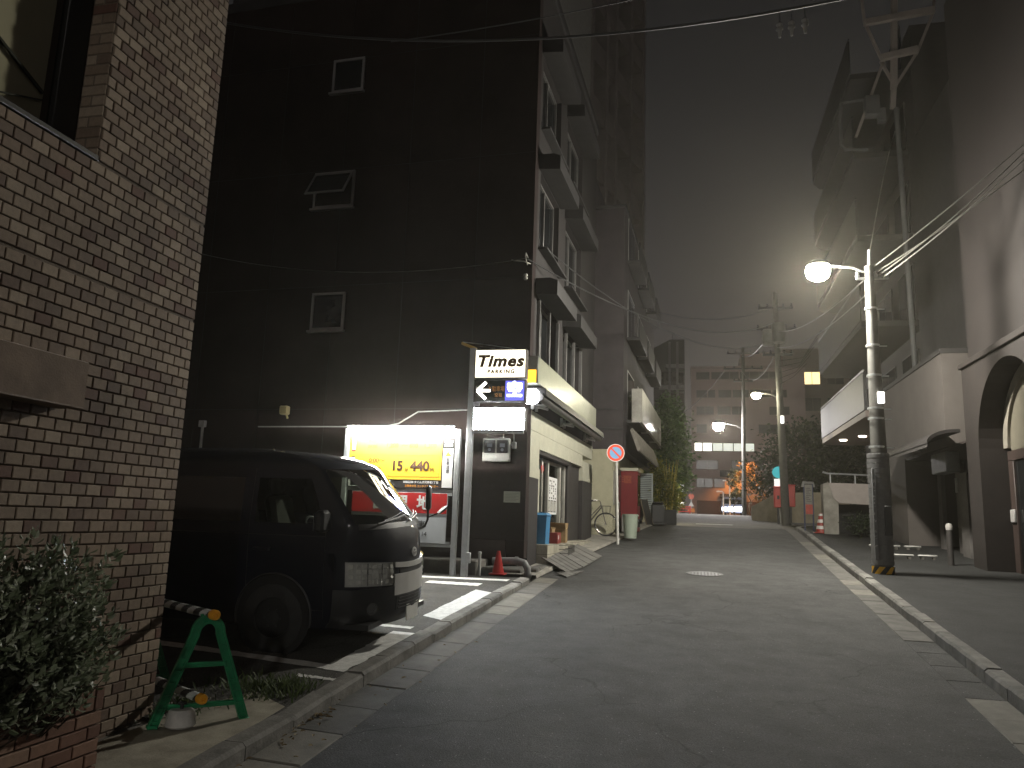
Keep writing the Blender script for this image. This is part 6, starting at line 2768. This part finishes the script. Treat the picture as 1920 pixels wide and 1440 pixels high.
lamp_head('street_lamp', 'brightest street lamp, glowing warm white on its arm from the near utility pole', (3.45, 16.0, zr(16) + 5.95), (-.95, 0, .18), (1.0, .957, .84), STREET_LAMP, .225)


def far_pole(name, label, loc, h, lean, arms, r0_=.17):
    t = root(name, label, 'utility pole', loc)
    mb = MB()
    mb.tube([(0, 0, -.1), (lean[0], lean[1], h)], [r0_, r0_ * .6], 16)
    mb.obj('shaft', pole_c, t)
    for z, w in arms:
        mb = MB()
        q = z / h
        mb.box(lean[0] * q - w, lean[1] * q - .05, z - .05, lean[0] * q + w, lean[1] * q + .05, z + .05, .01)
        for s in (-1, -.5, .5, 1):
            x = lean[0] * q + s * w * .92
            mb.lathe([(.04, z + .05), (.06, z + .10), (.03, z + .14), (.05, z + .18), (0, z + .2)], 8, (x, lean[1] * q, 0))
        mb.obj('crossarm', mat('arm_dark', (.06, .06, .06), .6, .3), t)
    return t


bp_ = root('lamp_post', 'lit street lamp post on the right pavement well back down the street', 'street lamp', (3.1, -13.5, zr(-13.5) + .1))
mb = MB()
mb.tube([(0, 0, -.1), (0, 0, 6.2)], [.11, .07], 16)
mb.obj('shaft', pole_c, bp_)
mb = MB()
mb.tube([(0, 0, 6.0), (-.4, 0, 6.25), (-.95, 0, 6.3)], .03, 8)
mb.obj('arm', lampm_h, bp_)
mb = MB()
mb.lathe([(.02, 6.55), (.18, 6.5), (.38, 6.33), (.43, 6.27), (.42, 6.27), (.36, 6.32), (0, 6.33)], 24, (-1.0, 0, 0))
mb.obj('hood', lampm_h, bp_)
mb = MB()
mb.lathe([(.23, 6.31), (.25, 6.22), (.24, 6.1), (.18, 6.0), (.08, 5.94), (0, 5.93)], 20, (-1.0, 0, 0))
mb.obj('glowing_bowl', emis('rear_lamp_glow', (1.0, .96, .88), STREET_LAMP * .45), bp_)
z3 = zr(33) + .12
p3_ = far_pole('utility_pole', 'tall leaning concrete utility pole beside the red utility boxes', (3.62, 33, z3), 9.6, (-.22, 0), ((8.9, .7), (8.0, .8), (6.9, .6)))
mb = MB()
mb.lathe([(.05, 0), (.26, .02), (.28, .1), (.28, .75), (.25, .82), (0, .85)], 16, (-.15, -.42, 7.3))
mb.lathe([(.05, 0), (.22, .02), (.24, .1), (.24, .65), (.2, .7), (0, .72)], 16, (-.55, -.30, 7.2))
mb.obj('transformer', mat('transformer_grey', (.16, .16, .155), .5), p3_)
mb = MB()
for k in range(5):
    mb.tube([(-.17, -.1, 5.6 + .25 * k), (.4 + .1 * k, -.3, 5.9 + .2 * k), (.9 + .15 * k, -.5, 6.4 + .35 * k)], .012, 5)
mb.obj('loose_cable', black_metal, p3_)
mb = MB()
mb.box(-.13, -.21, 4.0, .0, -.165, 4.30, .008)
mb.obj('white_reflector_plate', emis('white_plate_glow', (1, .97, .90), 1.6), p3_)  # emission stands in for light thrown back by the plate
z2 = zr(50)
p2_ = far_pole('utility_pole', 'slim dark utility pole farther down the street in front of the pink office', (3.05, 50, z2), 10.6, (.1, 0), ((10.2, 1.0), (9.2, 1.2), (8.4, .6)), .15)
lamp_head('street_lamp', 'small yellowish street lamp on the leaning utility pole', (3.52, 33, z3 + 5.0), (-.95, 0, .25), (1.0, .92, .66), 170, .18)
lamp_head('street_lamp', 'cool white street lamp hanging over the far street in front of the pink office', (3.08, 50, z2 + 5.3), (-1.5, 0, .35), (1.0, .95, .93), 420, .34)
for k, (x, y, h, lab) in enumerate(((2.65, 60, 2.5, 'taller slim pale post with a bent top by the orange tree'), (2.2, 60.5, 1.7, 'shorter slim pale post with a bent top left of the orange tree'))):
    t = root('slim_post', lab, 'post', (x, y, zr(y)), group='slim bent posts')
    mb = MB()
    mb.tube([(0, 0, 0), (0, 0, h), (-.08, 0, h + .06), (-.45, 0, h + .08)], .05, 8)
    mb.obj('shaft', mat('post_white', (.6, .58, .55), .5), t)
    mb = MB()
    mb.box(-.5, -.06, h + .02, -.2, .06, h + .1, .01)
    mb.obj('head', mat('post_white', (.6, .58, .55), .5), t)

# signs at the crest
bs_ = root('round_blue_sign', 'round turquoise road sign with a white plate under it beside the leaning pole', 'road sign', (3.43, 33.45, zr(33.4) + .1))
mb = MB()
mb.tube([(.03, 0, 0), (0, 0, 2.25)], .035, 8)
mb.obj('pole', mat('sign_pole_white', (.62, .61, .57), .45), bs_)
mb = MB()
mb.lathe([(.24, -.04), (.24, -.055), (0, -.055)], 28, (-.02, 0, 2.05), 'y')
mb.obj('disc', emis('turquoise_glow', (.04, .55, .62), .28, .4), bs_)  # reflective disc made to glow, it holds no lamp
mb = MB()
mb.box(-.19, -.056, 1.47, .17, -.04, 1.78, .004)
mb.obj('plate', emis('plate_glow', (.95, 1.0, .98), .4), bs_)  # reflected light of the plate put in as emission
rbx = mat('box_coral_red', (.60, .075, .065), .5, var=.1)
for k, (x0, x1, z0, z1, y, lab) in enumerate(((3.20, 3.52, .62, 1.42, 33.3, 'left half of the red utility boxes, lower, behind the white sign pole'), (3.66, 4.02, .66, 1.5, 33.35, 'right red utility box, taller, behind the leaning pole'))):
    t = root('red_utility_box', lab, 'utility box', ((x0 + x1) / 2, y, zr(y) + .1), group='red utility boxes')
    w = (x1 - x0) / 2
    mb = MB()
    mb.box(-w, -.15, z0, w, .15, z1, .03)
    mb.obj('cabinet', rbx, t)
    mb = MB()
    mb.box(-w - .02, -.18, z1, w + .02, .17, z1 + .05, .015)
    mb.obj('lid', rbx, t)
    mb = MB()
    mb.box(-.04, -.05, -.05, .04, .05, z0, .006)
    mb.obj('stand', black_metal, t)
    if k == 0:
        mb = MB()
        mb.box(-.05, -.156, .95, .04, -.1505, 1.1, .002)
        mb.obj('notice', black_ink, t)
rf_ = root('red_barrier', 'low red barrier fence far down the street left of the pink office', 'barrier', (-.65, 60, zr(60)))
mb = MB()
for z in (.15, .35, .5):
    mb.box(-.45, -.03, z, .5, .03, z + .09, .01)
for x in (-.4, .4):
    mb.box(x - .04, -.05, 0, x + .04, .05, .62, .01)
mb.obj('rails', mat('barrier_red', (.55, .04, .03), .5), rf_)
rs_ = root('small_road_sign', 'tiny red-topped road sign on a pole left of the pink office', 'road sign', (-.15, 61, zr(61)))
mb = MB()
mb.tube([(0, 0, 0), (0, 0, 1.5)], .04, 6)
mb.obj('pole', alu, rs_)
mb = MB()
mb.lathe([(.22, -.05), (.22, -.06), (0, -.06)], 16, (0, 0, 1.35), 'y')
mb.obj('disc', mat('sign_orange_red', (.6, .13, .08), .5), rs_)
mb = MB()
mb.prism([(-.22, .6), (.22, .6), (0, .98)], -.06, -.045, 'y')
mb.obj('triangle_plate', white_plastic, rs_)
mb = MB()
mb.box(-.26, -.07, .15, .26, -.02, .45, .01)
mb.obj('base_board', mat('sign_orange', (.6, .2, .03), .5), rs_)

# steel mast with crossarms high above the right side
ma = root('steel_mast', 'pale steel mast top with crossed arms high above the street lamp', 'mast', (5.78, 22, 6.12))
mst = mat('mast_steel', (.18, .155, .14), .7, .1, var=.1)
mb = MB()
mb.tube([(0, 0, 0), (-.1, 0, 7.6)], .07, 10)
mb.obj('shaft', mat('mast_dark', (.05, .05, .05), .7), ma)  # lower shaft coloured darker so that it fades into the night
mb = MB()
mb.beam((-.2, 0, 7.6), (-.14, 0, 8.2), .16, .14, .02)
mb.beam((-.14, 0, 8.2), (.06, 0, 12.2), .20, .16, .02)
mb.obj('upper_shaft', mst, ma)
mb = MB()
mb.beam((-.85, -.13, 10.28), (1.0, -.13, 10.46), .14, .2, .02)
mb.beam((-.48, -.13, 9.12), (.52, -.13, 9.28), .14, .2, .02)
mb.obj('crossarm', mst, ma)
mb = MB()
for a, b in (((-.45, 0, 9.1), (-.12, 0, 8.3)), ((.48, 0, 9.2), (-.08, 0, 8.3)), ((-.8, 0, 10.3), (-.42, 0, 9.15)), ((1.02, 0, 10.5), (.5, 0, 9.2)), ((1.02, .05, 10.5), (1.15, .05, 11.6)), ((-.8, .05, 10.3), (-.9, .05, 11.6)), ((-.35, 0, 9.15), (-1.2, 0, 6.8))):
    mb.beam(a, b, .08, .08, .01)
mb.obj('brace', mst, ma)
mb = MB()
mb.tube([(-1.55, .0, 7.9), (-1.6, 0, 7.4), (-1.6, 0, 6.6), (-1.5, 0, 6.45), (-.9, 0, 6.4)], .05, 8)
mb.tube([(-1.55, .0, 7.9), (-.9, 0, 7.95)], .05, 8)
mb.box(-.95, -.15, 7.4, -.55, .15, 8.0, .03)
mb.box(-.6, -.12, 7.2, -.4, .12, 7.6, .02)
mb.obj('equipment_bracket', mat('mast_dark', (.05, .05, .05), .7), ma)


# wires: each a sagging cable between two supports
def wire(p, q, sag, r_, m, label, group='overhead cables', n=24, name='overhead_cable'):
    p, q = Vector(p), Vector(q)
    pts = []
    for i in range(n + 1):
        t = i / n
        v = p.lerp(q, t)
        v.z -= sag * 4 * t * (1 - t)
        pts.append(v - p)
    mb = MB()
    mb.tube(pts, r_, 5)
    o = mb.obj(name, m, None)
    o.location = p
    return tag(o, label, 'cable', group)


wm = mat('cable_black', (.035, .035, .035), .4, .0, var=.1, spec=.7)
wm2 = mat('cable_pale', (.15, .145, .13), .4, .2, var=.1)
wire((-9.0, 11.0, 10.78), (4.4, 11.0, 9.95), .85, .022, wm, 'thick black cable sagging across the top of the street')
wire((-5.2, 11.6, 10.2), (4.4, 11.4, 11.2), .25, .010, wm, 'thin cable above the thick one, crossing in front of the tower')
wire((-10.5, 14.2, 7.4), (-3.19, 14.15, 6.95), .35, .009, wm2, 'thin pale wire running along the dark side wall to its corner bracket')
wire((-3.15, 14.2, 6.95), (3.40, 33, z3 + 8.3), .9, .014, wm, 'cable from the shop building corner to the top arm of the leaning pole')
wire((-2.9, 15.0, 7.4), (3.40, 33, z3 + 7.6), 1.1, .012, wm, 'lower cable from the shop front to the leaning pole')
wire((-2.0, 27, 9.6), (3.3, 33, z3 + 8.9), .5, .012, wm, 'cable from the dark neighbour building to the leaning pole')
wire((3.40, 33, z3 + 8.3), (3.1, 50, z2 + 10.0), .5, .02, wm, 'upper cable between the leaning pole and the slim far pole')
wire((3.40, 33, z3 + 7.0), (3.1, 50, z2 + 9.0), .8, .02, wm, 'lower cable between the leaning pole and the slim far pole')
wire((2.1, 50, z2 + 9.2), (-4.0, 60, 9.5), 1.2, .025, wm, 'cable from the slim far pole towards the grey tower')
ptop = zr(16) + .11
for k, (x, y, z, dz, lab) in enumerate(((6.8, 13.2, 9.6, 5.95, 'topmost pale service wire from the near pole'), (7.0, 13.6, 9.2, 5.85, 'second pale service wire from the near pole'), (5.66, 14.2, 8.5, 5.8, 'third pale service wire from the near pole to the brown building'), (5.66, 13.0, 8.3, 5.74, 'lowest pale service wire from the near pole to the brown building'))):
    wire((3.5 + .06 * k, 16.0, ptop + dz), (x, y, z), .10, .013, wm2, lab, 'service wires at the near pole')
wire((3.4, 16.0, ptop + 5.8), (5.6, 21.95, 13.0), -.25, .012, wm2, 'thin wire rising from the near pole to the steel mast')
for k, (x, z, lab) in enumerate(((3.46, 5.82, 'upper cable along the street from near pole to leaning pole'), (3.52, 5.55, 'lower cable along the street from near pole to leaning pole'))):
    wire((x, 16.0, ptop + z), (3.45, 33, z3 + 7.9 - .7 * k), .35, .014, wm, lab)
# hanging insulators on the thick cable
for k, (x, lab) in enumerate(((1.30, 'left of three porcelain insulators hanging under the thick cable'), (1.47, 'middle of three porcelain insulators hanging under the thick cable'), (1.66, 'right of three porcelain insulators hanging under the thick cable'))):
    t_ = (x + 9.0) / 13.4
    zc = lerp(10.78, 9.95, t_) - .85 * 4 * t_ * (1 - t_)
    t = root('cable_insulator', lab, 'insulator', (x, 11.0, zc), group='insulators on the thick cable')
    mb = MB()
    mb.tube([(0, 0, 0), (.01, 0, -.20)], .008, 5)
    mb.obj('hanger', wm, t)
    mb = MB()
    mb.lathe([(.02, -.20), (.05, -.23), (.035, -.27), (.055, -.31), (.03, -.34), (.02, -.44), (0, -.45)], 12)
    mb.obj('porcelain', mat('porcelain', (.26, .25, .23), .25), t)

# ================================================================== LAMPS' LIGHT
# (glowing bowls, faces and windows emit by themselves; lamps below have no fitting, inferred from orange and yellow light)


def light(name, typ, loc, power, col, size=.1, rot=None, parent=None, **kw):
    d = bpy.data.lights.new(name, typ)
    d.energy = power
    d.color = col
    if typ == 'POINT':
        d.shadow_soft_size = size
    for k_, v in kw.items():
        setattr(d, k_, v)
    o = bpy.data.objects.new(name, d)
    COL.objects.link(o)
    o.location = loc
    if rot:
        o.rotation_euler = rot
    return o


light('sodium_lamp_light', 'SPOT', (4.4, 54.6, 8.2), 1500, (1.0, .45, .08), rot=(rad(12), 0, 0), spot_size=rad(95), spot_blend=.5, shadow_soft_size=.15)
light('entrance_sodium_light', 'SPOT', (3.8, 73.6, 7.0), 420, (1.0, .36, .06), rot=(rad(8), 0, 0), spot_size=rad(120), spot_blend=.6, shadow_soft_size=.2)
light('bamboo_uplight', 'POINT', (-.55, 30.9, zr(30) + 1.0), 22, (1.0, .86, .5), .15)

# turn the lettering curves into plain meshes
bpy.context.view_layer.update()
dg = bpy.context.evaluated_depsgraph_get()
for o in [o for o in COL.objects if o.type == 'FONT']:
    me = bpy.data.meshes.new_from_object(o.evaluated_get(dg))
    n_ = bpy.data.objects.new('lettering', me)
    COL.objects.link(n_)
    n_.parent = o.parent
    n_.matrix_local = o.matrix_local.copy()
    bpy.data.objects.remove(o)
    # characters set apart: pieces of the outline that share a stretch of x belong to one character
    if max(v.co.y for v in me.vertices) - min(v.co.y for v in me.vertices) > .2 or len(me.vertices) > 1200:
        n_['kind'] = 'stuff'


HAZE = .0010  # thin volume added to give the lamps a glow like lens veil
hz_ = MB()
hz_.box(-160, -48, -4.5, 160, 158, 51)
hm = bpy.data.materials.new('night_haze')
hm.use_nodes = True
hn = hm.node_tree
hn.nodes.remove(hn.nodes['Principled BSDF'])
pv = hn.nodes.new('ShaderNodeVolumePrincipled')
pv.inputs['Density'].default_value = HAZE
pv.inputs['Color'].default_value = (.95, .89, .74, 1)
pv.inputs['Anisotropy'].default_value = .75
hn.links.new(pv.outputs[0], hn.nodes['Material Output'].inputs['Volume'])
tag(hz_.obj('glow_haze', hm, smooth=False), kind='stuff')


def loose(names):
    """give every loose piece of these parts its own object"""
    for o in [o for o in COL.objects if o.type == 'MESH' and o.name.split('.')[0] in names and o.get('kind') != 'stuff']:
        me = o.data
        par = list(range(len(me.vertices)))

        def find(i):
            while par[i] != i:
                par[i] = par[par[i]]
                i = par[i]
            return i
        for p in me.polygons:
            a = find(p.vertices[0])
            for v in p.vertices[1:]:
                par[find(v)] = a
        groups = {}
        for p in me.polygons:
            groups.setdefault(find(p.vertices[0]), []).append(p.index)
        if len(groups) < 2:
            continue
        kids = list(o.children)
        for k_, (rt_, polys) in enumerate(groups.items()):
            bm = bmesh.new()
            bm.from_mesh(me)
            bm.faces.ensure_lookup_table()
            keep = set(polys)
            bmesh.ops.delete(bm, geom=[f for f in bm.faces if f.index not in keep], context='FACES')
            nm = me.copy()
            bm.to_mesh(nm)
            bm.free()
            if k_ == 0:
                o.data = nm
            else:
                c = o.copy()
                c.data = nm
                COL.objects.link(c)


loose({'post', 'rail', 'pilaster_foot', 'cream_band', 'entrance', 'fin', 'entrance_post', 'column', 'handle', 'rails', 'flap', 'foot', 'crossarm', 'brace', 'transformer', 'loose_cable', 'tread_bar',
       'grip', 'mudguard', 'ledge', 'glowing_panel', 'meter_dial', 'canopy_lamp', 'bracket', 'edge_strip', 'print_line', 'crossbar', 'rule_line', 'wall_joint', 'pane', 'lamp_back', 'seat', 'band', 'door_seam', 'hand_rail', 'collar', 'white_notice', 'awning_bracket', 'rolled_awning', 'side_base'})
